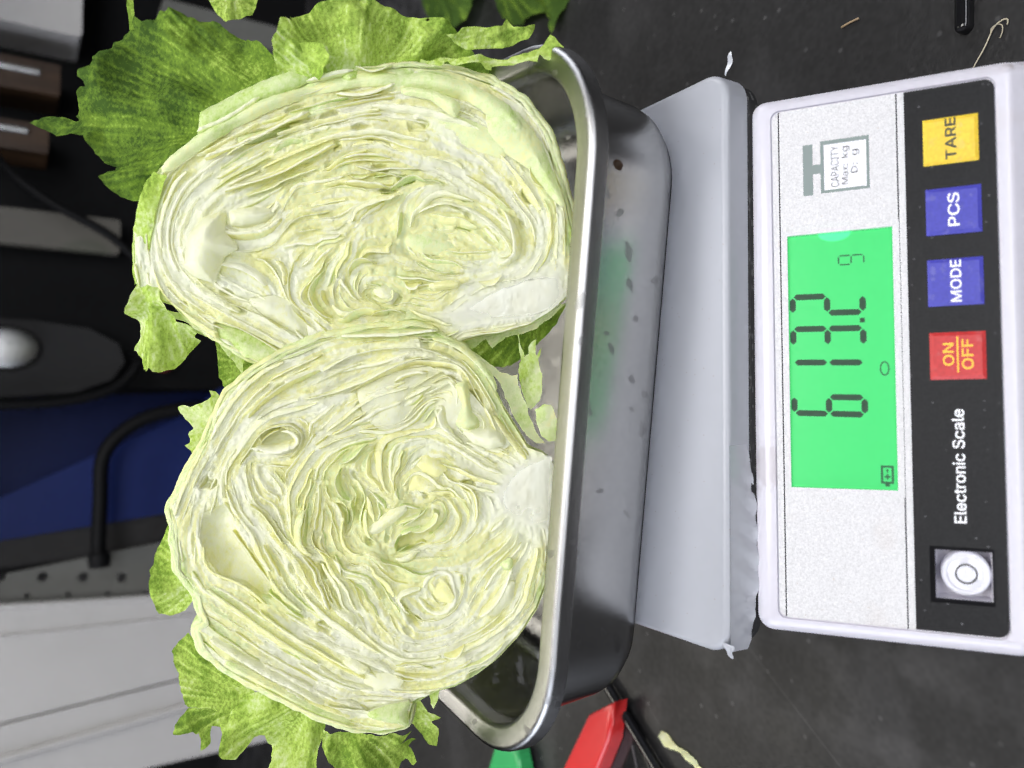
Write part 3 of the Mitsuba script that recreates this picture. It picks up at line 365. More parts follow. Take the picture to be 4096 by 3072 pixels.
LEAVES = json.loads('''[
{"half":"A","frame":[[0.08246,0.10418,0.23121],[0.99286,-0.06562,-0.0996],[0.11925,0.56104,0.81915],[0.00213,-0.82518,0.56486]],"p":[[-11.2,31.6],[-9.5,29.0],[-7.8,25.6],[-7.3,21.6],[-7.9,17.2],[-6.1,19.4],[-4.9,17.3],[-3.5,16.1],[-1.8,16.2],[-0.2,15.8],[1.4,14.9],[1.7,13.7],[3.3,14.0],[4.1,15.8],[5.8,15.5],[8.4,14.2],[8.7,12.9],[10.7,13.0],[12.0,12.7],[11.6,10.2],[13.5,10.9],[15.0,9.8],[16.6,9.7],[18.8,8.9],[20.2,6.9],[21.5,6.7],[24.8,4.2],[26.0,1.7],[24.2,-1.9],[25.4,-5.0],[27.6,-8.0],[28.4,-11.9],[27.8,-16.3],[26.5,-19.8],[27.5,-23.3],[27.3,-25.7],[25.4,-28.6],[23.3,-34.0],[21.0,-40.3],[16.5,-46.9],[15.6,-52.9],[6.9,-54.1],[2.7,-42.8],[-7.3,-32.3],[-15.5,-24.5],[-25.2,-16.8],[-31.5,-13.2],[-34.6,-12.2],[-32.4,-9.3],[-32.6,-6.1],[-31.7,-2.6],[-30.0,-0.1],[-27.6,2.0],[-25.6,1.7],[-23.9,0.8],[-22.3,1.2],[-22.2,3.4],[-20.6,6.3],[-18.6,8.6],[-16.5,9.6],[-13.8,11.0],[-14.5,14.9],[-15.4,19.1],[-14.4,22.6],[-12.5,26.9]],"fan":[-7.3,-59.0],"ruf":[3.6,24],"hue":[0.8,1.04],"vein":1.6,"label":"dark green outer lettuce leaf fanned out with a jagged edge"},
{"half":"A","frame":[[0.09829,0.05965,0.16762],[0.97815,-0.20791,-0.0],[0.06769,0.31845,0.94552],[-0.19658,-0.92486,0.32557]],"p":[[-6.2,28.4],[-0.4,26.1],[1.6,23.5],[2.6,24.2],[4.9,22.4],[7.2,17.1],[9.8,9.0],[11.2,2.1],[10.9,-3.6],[9.8,-9.5],[7.8,-14.0],[8.4,-21.2],[5.8,-26.7],[3.4,-29.2],[0.4,-32.5],[-2.8,-34.4],[-7.8,-30.4],[-9.4,-15.7],[-11.0,-1.3],[-15.5,9.7],[-17.2,20.7],[-14.0,26.5]],"fan":[-20.1,3.7],"ruf":[7,12],"hue":[0.6,0.84],"vein":1.2,"label":"crumpled green outer leaf folded over the rim of the right lettuce half"},
{"half":"A","frame":[[0.08918,0.06152,0.1873],[0.99546,-0.05341,-0.07883],[0.09439,0.44407,0.89101],[-0.01258,-0.8944,0.44709]],"p":[[2.7,10.2],[4.9,5.7],[5.1,0.3],[4.5,-5.3],[0.9,-7.3],[-3.5,-5.9],[-5.8,-4.9],[-4.8,-3.7],[-2.5,-0.8],[-1.0,3.7],[-0.5,7.9]],"fan":[8.0,7.4],"ruf":[1.6,6],"hue":[0.64,0.8],"vein":1.0,"label":""},
{"half":"A","frame":[[0.09081,0.03475,0.13658],[0.99529,-0.02217,-0.09439],[0.09439,0.44407,0.89101],[0.02217,-0.89572,0.44407]],"p":[[-0.4,6.4],[0.5,4.7],[0.6,-0.0],[1.2,-3.4],[2.5,-7.0],[3.9,-10.0],[4.5,-12.8],[6.4,-14.2],[9.3,-15.8],[8.2,-17.5],[5.2,-20.2],[3.2,-18.6],[1.1,-16.0],[1.2,-14.4],[2.4,-13.0],[-0.4,-12.6],[0.3,-9.7],[-0.3,-7.3],[-1.5,-3.7],[-2.0,1.3],[-3.7,1.0],[-3.7,2.7],[-2.3,4.4],[-2.3,6.5],[-3.2,8.6],[-3.8,12.9],[-2.8,14.5],[-4.7,16.5],[-4.7,20.2],[-4.3,22.7],[-3.3,22.5],[-3.3,20.3],[-1.8,16.8],[-1.5,11.9]],"fan":[-6.7,23.4],"ruf":[1.2,10],"hue":[0.64,0.74],"vein":1.0,"label":""},
{"half":"A","frame":[[0.10284,0.04319,0.13346],[0.92745,-0.37334,0.02116],[0.02534,0.11921,0.99255],[-0.37308,-0.92,0.12002]],"p":[[-3.5,14.8],[-2.7,12.6],[0.2,9.4],[0.7,6.4],[1.3,2.3],[2.7,-1.6],[5.3,-3.5],[3.0,-5.0],[3.8,-8.5],[4.7,-10.8],[5.3,-12.7],[3.5,-12.1],[0.6,-9.8],[-3.1,-5.5],[-4.3,-1.2],[-5.5,3.9],[-6.5,8.2],[-5.1,11.5]],"fan":[-8.1,14.3],"ruf":[4.5,5],"hue":[0.62,0.78],"vein":1.0,"label":""},
{"half":"A","frame":[[0.10246,0.07131,0.13882],[0.97815,-0.20791,0.0],[0.09439,0.44407,0.89101],[-0.18525,-0.87154,0.45399]],"p":[[1.0,24.4],[1.9,17.6],[1.9,7.2],[2.6,-3.2],[2.6,-13.7],[3.5,-20.6],[0.4,-22.4],[-3.0,-17.1],[-2.5,-10.7],[-1.8,-0.1],[-2.3,13.7],[-4.3,23.9]],"fan":[-5.8,6.1],"ruf":[2,6],"hue":[0.8,0.88],"vein":1.0,"label":""},
{"half":"A","frame":[[0.04053,0.09476,0.22577],[0.95343,-0.29787,0.04745],[0.09439,0.44407,0.89101],[-0.28648,-0.84503,0.4515]],"p":[[15.9,-1.8],[15.1,-6.0],[10.6,-4.3],[4.4,-3.1],[-1.3,-2.0],[-5.1,-1.4],[-10.0,-0.2],[-15.0,1.9],[-19.3,3.1],[-12.1,4.4],[-5.8,4.1],[0.5,3.5],[7.4,2.0],[13.1,-0.0]],"fan":[0.7,-0.6],"ruf":[0.8,6],"hue":[0.66,0.72],"vein":1.0,"label":""},
{"half":"A","frame":[[0.00703,0.10481,0.21927],[0.87303,-0.46706,0.14029],[0.09439,0.44407,0.89101],[-0.47845,-0.76463,0.43177]],"p":[[18.4,7.1],[18.4,1.6],[11.6,-3.5],[6.9,-4.5],[7.5,-7.1],[5.0,-9.5],[1.6,-10.6],[0.3,-9.3],[-2.8,-10.4],[-4.8,-8.7],[-8.0,-6.3],[-10.3,-4.2],[-8.2,-1.1],[-7.4,1.4],[-9.9,3.5],[-12.2,6.2],[-9.4,8.6],[-8.2,11.1],[-4.4,9.5],[0.1,7.9],[4.6,8.8],[8.0,9.2]],"fan":[16.7,1.7],"ruf":[4,10],"hue":[0.64,0.72],"vein":1.0,"label":"yellow green leaf drooping from the top left of the right lettuce half"},
{"half":"A","frame":[[0.00775,0.10525,0.20499],[0.93112,-0.35609,0.07883],[0.09439,0.44407,0.89101],[-0.35229,-0.82219,0.44709]],"p":[[8.9,13.2],[6.5,4.8],[2.3,-1.7],[-1.4,-5.5],[-5.7,-11.8],[-10.7,-11.9],[-6.3,-6.8],[-1.8,-2.4],[-1.6,-0.8],[-0.5,1.8],[0.6,4.1],[3.9,6.1],[5.2,10.0]],"fan":[5.2,-7.5],"ruf":[1.5,7],"hue":[0.55,0.62],"vein":1.0,"label":""},
{"half":"A","frame":[[-0.00054,0.11703,0.19559],[0.93112,-0.35609,0.07883],[0.09439,0.44407,0.89101],[-0.35229,-0.82219,0.44709]],"p":[[9.5,6.1],[7.0,1.5],[1.4,-7.9],[-4.1,-5.9],[-10.0,-0.4],[-5.0,2.5],[0.8,3.9]],"fan":[0.7,-10.3],"ruf":[1.2,5],"hue":[0.8,0.84],"vein":1.0,"label":""},
{"half":"A","frame":[[0.11045,0.10579,0.2303],[0.97815,-0.20791,-0.0],[0.12512,0.58866,0.79864],[-0.16605,-0.78118,0.60182]],"p":[[4.8,1.7],[4.9,0.0],[1.6,-0.8],[-1.5,-1.5],[-5.2,-1.9],[-5.3,0.2],[-1.0,0.7],[1.7,1.6]],"fan":[-6.2,-0.6],"ruf":[0.6,3],"hue":[0.78,0.84],"vein":0.7,"label":""},
{"half":"A","frame":[[0.13201,0.12855,0.19469],[0.97815,-0.20791,0.0],[0.09439,0.44407,0.89101],[-0.18525,-0.87154,0.45399]],"p":[[4.1,10.1],[6.7,-8.9],[-2.3,-8.3],[-6.0,1.1],[-2.6,6.0]],"fan":[7.1,0.3],"ruf":[2,5],"hue":[0.7,0.76],"vein":1.0,"label":""},
{"half":"B","frame":[[-0.02012,0.10297,0.20802],[0.99863,-0.05234,0.0],[0.02376,0.45337,0.89101],[-0.04663,-0.88979,0.45399]],"p":[[4.5,7.1],[5.0,5.2],[4.3,3.0],[5.5,0.8],[6.4,-1.8],[8.1,-3.7],[10.1,-3.3],[9.8,-4.9],[7.5,-7.3],[4.6,-9.3],[-0.1,-6.5],[-7.5,-3.5],[-12.2,-0.7],[-15.6,1.8],[-11.3,1.9],[-8.0,3.9],[-7.0,2.3],[-4.3,3.0],[-2.3,1.5],[0.3,4.1],[2.2,6.1]],"fan":[-2.9,-6.2],"ruf":[1.4,8],"hue":[0.6,0.7],"vein":1.0,"label":""},
{"half":"B","frame":[[-0.06831,0.10166,0.21591],[0.99863,-0.05234,0.0],[0.02376,0.45337,0.89101],[-0.04663,-0.88979,0.45399]],"p":[[16.6,-0.5],[13.5,-3.1],[7.0,-2.6],[2.1,-2.2],[-1.4,-4.1],[-4.3,-7.4],[-8.5,-7.5],[-12.4,-4.4],[-14.0,-0.1],[-13.4,3.7],[-9.9,5.0],[-6.0,5.7],[0.4,6.1],[5.3,5.7],[10.1,3.7],[14.7,1.9]],"fan":[-1.4,-11.9],"ruf":[1.6,8],"hue":[0.58,0.8],"vein":1.0,"label":""},
{"half":"B","frame":[[-0.11127,0.12173,0.20018],[0.99156,0.10297,-0.07883],[0.02376,0.45337,0.89101],[0.12749,-0.88536,0.44709]],"p":[[17.0,7.7],[9.2,1.9],[5.2,-5.8],[-3.4,-18.0],[-9.5,-24.7],[-12.6,-18.6],[-9.5,-12.2],[-9.5,-7.5],[-8.0,-1.9],[-7.3,5.7],[-6.6,6.8],[-2.3,8.8],[1.1,9.8],[4.4,11.1],[7.8,12.4],[10.5,13.3],[13.9,11.2]],"fan":[-6.5,-19.8],"ruf":[1.2,13],"hue":[0.7,0.84],"vein":1.6,"label":"green leaf with fine parallel veins sticking out behind the left lettuce half"},
{"half":"B","frame":[[-0.12711,0.12641,0.19891],[0.99235,0.11808,-0.0361],[0.01088,0.20763,0.97815],[0.123,-0.97106,0.20475]],"p":[[7.8,-17.3],[4.4,-19.8],[2.1,-11.1],[-1.5,-8.1],[-0.6,-1.5],[-3.2,-0.9],[-5.0,-1.6],[-6.3,-1.0],[-8.8,1.9],[-5.3,2.0],[-2.2,2.5],[-2.4,3.5],[-1.2,4.8],[-2.0,8.4],[-1.7,11.0],[1.1,10.5],[4.8,8.0],[6.7,6.1],[6.7,2.8],[7.2,-1.9]],"fan":[8.6,-17.3],"ruf":[2.5,5],"hue":[0.76,0.84],"vein":1.0,"label":""},
{"half":"B","frame":[[-0.1278,0.10706,0.18294],[0.9987,0.02167,-0.04619],[0.02773,0.52919,0.84805],[0.04282,-0.84822,0.5279]],"p":[[8.0,13.1],[13.5,7.4],[15.5,1.4],[12.3,-7.8],[7.3,-17.2],[4.4,-19.1],[-0.3,-18.2],[-3.8,-17.7],[-9.6,-18.6],[-15.4,-17.7],[-16.0,0.2],[-6.7,0.5],[0.2,1.2],[-1.1,5.3],[-5.8,8.6],[-7.1,9.8],[-5.4,12.3],[-0.2,13.8],[2.2,13.4],[3.8,16.2],[4.5,13.5]],"fan":[14.7,-16.9],"ruf":[4,9],"hue":[0.68,0.74],"vein":1.4,"label":"pale green frilly leaf hanging from the lower left side of the left lettuce half"},
{"half":"B","frame":[[-0.13219,0.08472,0.15192],[0.98242,-0.17566,0.06318],[0.02376,0.45337,0.89101],[-0.18516,-0.87384,0.44957]],"p":[[11.1,17.9],[7.9,9.2],[6.5,-0.8],[5.9,-6.1],[3.3,-10.9],[1.3,-7.4],[-0.6,-12.2],[-1.9,-9.8],[-4.5,-13.5],[-6.5,-7.6],[-11.7,-4.1],[-11.5,11.3],[-3.7,14.9],[4.1,18.5]],"fan":[19.9,15.0],"ruf":[4,10],"hue":[0.74,0.8],"vein":1.2,"label":""},
{"half":"B","frame":[[-0.12581,0.08619,0.13344],[0.99863,-0.05234,0.0],[0.02376,0.45337,0.89101],[-0.04663,-0.88979,0.45399]],"p":[[8.9,6.8],[8.3,1.9],[4.5,-0.7],[2.0,-5.1],[0.8,-2.1],[-2.3,-4.6],[-7.9,-4.2],[-6.7,-1.1],[-5.4,0.8],[-2.3,2.8],[0.2,5.3]],"fan":[11.5,10.0],"ruf":[1.5,7],"hue":[0.64,0.76],"vein":1.0,"label":""},
{"half":"B","frame":[[-0.10855,0.06515,0.14242],[0.99863,-0.05234,0.0],[0.02376,0.45337,0.89101],[-0.04663,-0.88979,0.45399]],"p":[[3.4,5.0],[2.9,-4.1],[0.0,-3.1],[-4.0,-1.5],[-2.9,-0.6],[-0.0,0.0],[0.6,4.3]],"fan":[0.3,5.6],"ruf":[0.6,4],"hue":[0.62,0.66],"vein":0.8,"label":""},
{"half":"B","frame":[[-0.00081,0.05203,0.11236],[0.99863,-0.05234,0.0],[0.02376,0.45337,0.89101],[-0.04663,-0.88979,0.45399]],"p":[[10.8,4.6],[7.1,3.7],[2.5,2.0],[5.5,-1.1],[1.3,0.6],[5.7,0.9],[7.7,-0.2],[9.1,-1.9],[5.7,-1.5],[3.0,-2.1],[5.8,-3.8],[1.9,-2.8],[-2.8,-3.9],[-8.3,-4.3],[-12.3,-3.2],[-15.3,-0.6],[-14.0,0.5],[-10.1,2.0],[-4.7,3.7],[0.1,4.1],[1.3,3.3]],"fan":[-45.9,30.3],"ruf":[0.8,7],"hue":[0.52,0.6],"vein":1.0,"label":"pale pointed leaf scrap sticking up inside the tray between the two halves"},
{"half":"B","frame":[[-0.01991,0.04435,0.11076],[0.99863,-0.05234,0.0],[0.02376,0.45337,0.89101],[-0.04663,-0.88979,0.45399]],"p":[[3.9,4.0],[5.5,1.7],[5.9,-1.0],[2.9,-2.6],[-0.9,-3.5],[-5.9,-3.3],[-6.0,-0.6],[-4.5,1.8],[-0.7,3.5]],"fan":[-36.5,27.8],"ruf":[0.5,4],"hue":[0.5,0.58],"vein":0.6,"label":""},
{"half":"B","frame":[[-0.01151,0.05354,0.11862],[0.99863,-0.05234,0.0],[0.02376,0.45337,0.89101],[-0.04663,-0.88979,0.45399]],"p":[[15.3,14.9],[12.7,10.6],[8.2,4.6],[7.2,1.1],[7.3,-1.7],[3.8,-1.8],[-1.6,-4.3],[-6.3,-6.0],[-11.3,-8.2],[-15.1,-11.4],[-15.2,-8.3],[-11.4,-3.8],[-6.4,-0.6],[-1.0,2.0],[4.4,4.1],[9.3,8.5]],"fan":[-46.9,14.8],"ruf":[0.5,5],"hue":[0.42,0.54],"vein":0.7,"label":""},
{"half":"A","frame":[[0.01049,0.05676,0.11964],[0.97815,-0.20791,0.0],[0.09439,0.44407,0.89101],[-0.18525,-0.87154,0.45399]],"p":[[-0.9,20.7],[-6.7,14.3],[-7.8,10.6],[-3.6,6.0],[-6.3,3.5],[-2.2,-0.4],[-0.2,-6.0],[1.7,-10.1],[7.1,-16.0],[11.4,-19.2],[6.0,-8.9],[1.5,5.1]],"fan":[13.1,-12.5],"ruf":[0.8,8],"hue":[0.42,0.62],"vein":0.8,"label":""},
{"half":"A","frame":[[0.01054,0.0715,0.11049],[0.97815,-0.20791,0.0],[0.09439,0.44407,0.89101],[-0.18525,-0.87154,0.45399]],"p":[[-0.3,24.6],[-8.6,16.1],[-12.2,5.7],[-10.4,-3.4],[-4.2,-10.5],[5.8,-17.1],[13.9,-20.7],[11.0,-8.7],[4.7,13.7]],"fan":[15.6,-12.9],"ruf":[1.5,6],"hue":[0.8,0.9],"vein":1.0,"label":""}]''')  # the last leaf is added beneath the half to darken the tray interior

def grid_poly(poly, step, jag=0, seed=0):
    """Points and triangles that fill a polygon (mm)."""
    ring_ = poly.exterior.segmentize(step*.8); b_ = np.array(ring_.coords)[:-1]
    if jag:
        d = np.arange(len(b_)); nx = np.roll(b_, -1, 0)-np.roll(b_, 1, 0); nx = np.column_stack([nx[:, 1], -nx[:, 0]]); nx /= np.linalg.norm(nx, axis=1, keepdims=True)+1e-9
        b_ = b_+nx*(jag*fb1(d*.33, seed, 2))[:, None]
        poly = sg.Polygon(b_).buffer(0)
        if poly.geom_type != 'Polygon': poly = max(poly.geoms, key=lambda g: g.area)
        b_ = np.array(poly.exterior.coords)[:-1]
    x0, y0, x1, y1 = poly.bounds
    X, Y = np.meshgrid(np.arange(x0, x1, step), np.arange(y0, y1, step*.87)); X[1::2] += step/2
    inn = poly.buffer(-step*.55); q = np.column_stack([X.ravel(), Y.ravel()]); q = q[shapely.contains_xy(inn, q[:, 0], q[:, 1])]
    pts = np.vstack([b_, q]); t = Delaunay(pts).simplices; c = pts[t].mean(1); t = t[shapely.contains_xy(poly, c[:, 0], c[:, 1])]
    e = pts[t]; ar = (e[:, 1, 0]-e[:, 0, 0])*(e[:, 2, 1]-e[:, 0, 1])-(e[:, 1, 1]-e[:, 0, 1])*(e[:, 2, 0]-e[:, 0, 0])
    t[ar < 0] = t[ar < 0][:, ::-1]
    return pts, t, len(b_), poly
def to_world(fr, s, t, w): o, es, et, en = (np.array(v) for v in fr); return o+.001*(s[:, None]*es+t[:, None]*et+w[:, None]*en)

def flow_noise(field, pts, cell, length, seed):
    """Noise drawn out along the layers."""
    acc, wt = 0, 0
    for sgn in (1, -1):
        p, v = pts.copy(), None
        n_ = int(length/2/.6)
        for i in range(n_):
            ij = np.clip(((p-field.x0)/field.step).astype(int), 0, np.array(field.g.shape[:2])-1); g = field.g[ij[:, 0], ij[:, 1]]
            a = .5*np.arctan2(g[:, 1], g[:, 0]); d = np.column_stack([np.cos(a), np.sin(a)])
            if v is None: d = d*sgn
            else: d = d*np.where((d*v).sum(1) < 0, -1, 1)[:, None]
            v = d; w = 1-i/n_
            acc = acc+w*(meshkit.noise(np.column_stack([p/cell, np.full(len(p), 7.7)]), seed)-.5); wt += w
            p = p+.6*d
    x = acc/wt; return np.clip(x/(x.std()*2.2), -1, 1)

class Field:
    """The direction in which leaf layers run across the cut, from traced strokes."""
    def __init__(self, curves, heart, seed, wob=1.5, step=1.0):
        P_, A_ = [], []
        for c in curves:
            q = smooth_curve(c, max(4, int(np.sum(np.linalg.norm(np.diff(c, axis=0), axis=1))/1.5))) if len(c) > 2 else np.linspace(c[0], c[-1], 6)
            d = np.diff(q, axis=0); P_.append((q[1:]+q[:-1])/2); A_.append(np.arctan2(d[:, 1], d[:, 0]))
        P_, A_ = np.vstack(P_), np.concatenate(A_); self.x0 = P_.min(0)-12; x1 = P_.max(0)+12
        gx, gy = np.arange(self.x0[0], x1[0], step), np.arange(self.x0[1], x1[1], step); self.step = step
        X, Y = np.meshgrid(gx, gy, indexing='ij'); g = np.stack([X, Y], -1).reshape(-1, 2); out = np.zeros((len(g), 2))
        for i in range(0, len(g), 2000):
            d2 = ((g[i:i+2000, None]-P_[None])**2).sum(-1); w = np.exp(-d2/(2*2.6**2))+1e-3/(1+d2**1.5)
            out[i:i+2000] = np.stack([(w*np.cos(2*A_)).sum(1), (w*np.sin(2*A_)).sum(1)], -1)
        a = .5*np.arctan2(out[:, 1], out[:, 0])+wob*(fb2(g[:, 0]*.13, g[:, 1]*.13, seed, 3))*np.clip(1.55-np.linalg.norm(g-heart[:2], axis=1)/heart[2], .05, 1.1)
        self.g = np.stack([np.cos(2*a), np.sin(2*a)], -1).reshape(X.shape+(2,))
    def __call__(self, p):
        i = np.clip(((p-self.x0)/self.step).astype(int), 0, np.array(self.g.shape[:2])-1); v = self.g[i[0], i[1]]; a = .5*math.atan2(v[1], v[0])
        return np.array([math.cos(a), math.sin(a)])

def streamlines(field, poly, holes, sep, maxlen, chaos, rg):
    """Evenly spaced lines along the field."""
    cell, cells, lines = 1.0, {}, []
    def near(p, d, own=None, skip=0):
        i, j = int(p[0]//cell), int(p[1]//cell); kk = int(math.ceil(d/cell))
        for a in range(i-kk, i+kk+1):
            for b_ in range(j-kk, j+kk+1):
                for (q0, q1, o) in cells.get((a, b_), ()):
                    if o != own and (q0-p[0])**2+(q1-p[1])**2 < d*d: return True
        return False
    x0, y0, x1, y1 = poly.bounds; shapely.prepare(poly)
    seeds = np.column_stack([rg.uniform(x0, x1, 9000), rg.uniform(y0, y1, 9000)]); h = .7
    ok = shapely.contains_xy(poly, seeds[:, 0], seeds[:, 1])
    for hh in holes: ok &= ~shapely.contains_xy(hh, seeds[:, 0], seeds[:, 1])
    seeds = seeds[ok]; free = poly
    for hh in holes: free = free.difference(hh)
    shapely.prepare(free)
    for s0 in seeds:
        d0 = sep(s0)
        if near(s0, d0): continue
        L, own, half = rg.uniform(.35, 1)*maxlen(s0), len(lines), []
        for sg_ in (1, -1):
            p, v, run, pts = s0.copy(), None, 0, []
            while run < L/2:
                d = field(p)
                if v is None: d = d*sg_
                elif d@v < 0: d = -d
                c = chaos(p)
                if c > 0:
                    a = c*(meshkit.noise(np.array([p[0]*.22, p[1]*.22, own*3.1]), 5)-.5)*1.6; d = np.array([d[0]*math.cos(a)-d[1]*math.sin(a), d[0]*math.sin(a)+d[1]*math.cos(a)])
                v = d; p = p+h*d; run += h
                if not shapely.contains_xy(free, p[0], p[1]) or near(p, .62*sep(p)): break
                pts.append(p)
            half.append(pts)
        line = half[1][::-1]+[s0]+half[0]
        if len(line) < 7: continue
        for q in line: cells.setdefault((int(q[0]//cell), int(q[1]//cell)), []).append((q[0], q[1], own))
        lines.append(np.array(line))
    return lines

def ribbon(fr, c, th, top, lean, deep, tone, seed):
    """One leaf layer cut across: a band that follows the line c (mm in the cut plane) and goes down into the head."""
    n_ = len(c); d = np.gradient(c, axis=0); d /= np.linalg.norm(d, axis=1, keepdims=True)+1e-9; nr = np.column_stack([-d[:, 1], d[:, 0]])
    rows = [(-.5, -1.0), (-.5, -.25), (-.5, None), (-.38, 'a'), (-.12, 'b'), (.15, 'b'), (.38, 'a'), (.5, None), (.5, -.25), (.5, -1.0)]
    V, UV = [], []
    for u, lv in rows:
        if lv is None: w = top-.55; f = np.full(n_, .9)
        elif lv == 'a': w = top-.12; f = np.full(n_, 1.0)
        elif lv == 'b': w = top+.05+.10*fb1(np.arange(n_)*.9, seed+9, 2); f = np.full(n_, 1.0)
        else: w = top+lv*(deep+top); f = np.full(n_, (1+lv)**2*.8)
        q = c+nr*(u*th+lean*f)[:, None]
        V.append(to_world(fr, q[:, 0], q[:, 1], w)); UV.append(np.column_stack([tone*(.35 if lv in ('a', 'b') else 1)+(0 if lv in ('a', 'b') else .10), np.zeros(n_)]))
    F = []
    i = np.arange(n_-1)
    for k in range(len(rows)-1):
        a = k*n_+i; b_ = (k+1)*n_+i; F += [np.column_stack([a, a+1, b_+1]), np.column_stack([a, b_+1, b_])]
    return np.vstack(V), np.vstack(F), np.vstack(UV)

def blade(fr, c, wd, top, tone, rim, seed, drop=2.4):
    """A leaf layer that lies over: a cut rim along c and its blade sloping away under the next layer."""
    n_ = len(c); d = np.gradient(c, axis=0); d /= np.linalg.norm(d, axis=1, keepdims=True)+1e-9; nr = np.column_stack([-d[:, 1], d[:, 0]]); x = np.arange(n_)*.55
    V, UV, F = [], [], []
    rows = [(-.02, -1, 0), (-.02, 0, 0), (.06, .02, 0), (.06, .02, 1), (.25, .05, 1), (.5, -.22, 1), (.75, -.37*drop, 1), (1.0, -drop, 1)]
    for j, (u, dz, b_) in enumerate(rows):
        w = top+(dz*rim if dz == -1 else dz)+(.22*fb1(x*.7+u*2, seed+20+int(4*u), 2)+.35*u*np.sin(x*.9+seed) if b_ else 0)
        q = c+nr*(wd*u)[:, None]; V.append(to_world(fr, q[:, 0], q[:, 1], w)); UV.append(np.column_stack([tone+.05*fb1(x*.5, seed+j, 2) if b_ else tone*.3+.03*x*0, np.zeros(n_)]))
    i = np.arange(n_-1)
    for k in (0, 1, 3, 4, 5, 6):
        a = k*n_+i; b2 = (k+1)*n_+i; F += [np.column_stack([a, a+1, b2+1]), np.column_stack([a, b2+1, b2])]
    F = np.vstack(F)
    return np.vstack(V), (F[:, ::-1] if wd[n_//2] > 0 else F), np.vstack(UV)

def pillow(fr, poly, bulge, lift, tone, seed, skirt=1.3, step=.8, amp=.5, tilt_a=None):
    """A bare piece of leaf surface that shows at the cut."""
    pts, t, nb, poly = grid_poly(poly, step, .25, seed)
    dist = shapely.distance(shapely.points(pts), poly.exterior); m = max(dist.max(), 1e-6); x = np.clip(dist/m, 0, 1)
    rg = np.random.default_rng(seed); an = rg.uniform(0, 2*np.pi) if tilt_a is None else tilt_a
    c0 = pts-np.array(poly.centroid.coords[0]); g = c0@np.array([math.cos(an), math.sin(an)]); g = g/max(np.abs(g).max(), 1e-6)
    w = lift-.5+(1.5 if amp < 1 else .4)*g+bulge*(1-(1-x)**2)+amp*(fb2(pts[:, 0]*.16, pts[:, 1]*.16, seed) if amp < 1 else 1.3*fb2(pts[:, 0]*.11+.05*pts[:, 1], pts[:, 1]*.07, seed, 2))+.16*fb2(pts[:, 0]*.9, pts[:, 1]*.9, seed+1, 2)*np.minimum(1, dist)
    V = to_world(fr, pts[:, 0], pts[:, 1], w); rim = to_world(fr, pts[:nb, 0], pts[:nb, 1], w[:nb]); low = to_world(fr, pts[:nb, 0], pts[:nb, 1], w[:nb]-skirt)
    k = np.arange(nb); k2 = (k+1) % nb; N = len(pts)
    F = np.vstack([t, np.column_stack([N+k2, N+k, N+nb+k]), np.column_stack([N+k2, N+nb+k, N+nb+k2])])
    tn = tone+.06*fb2(pts[:, 0]*.3, pts[:, 1]*.3, seed+4)+.05*fb2(pts[:, 0]*.08, pts[:, 1]*.08, seed+5); UV = np.column_stack([np.r_[tn, tn[:nb]*0+.1, tn[:nb]*0+.1], np.zeros(N+2*nb)])
    return np.vstack([V, rim, low]), F, UV

def put(key, VFU, mat='flesh_mat'):
    V, F, UV = VFU; return add(key, trimesh.Trimesh(V, F, process=False), mat, True, uv=UV)

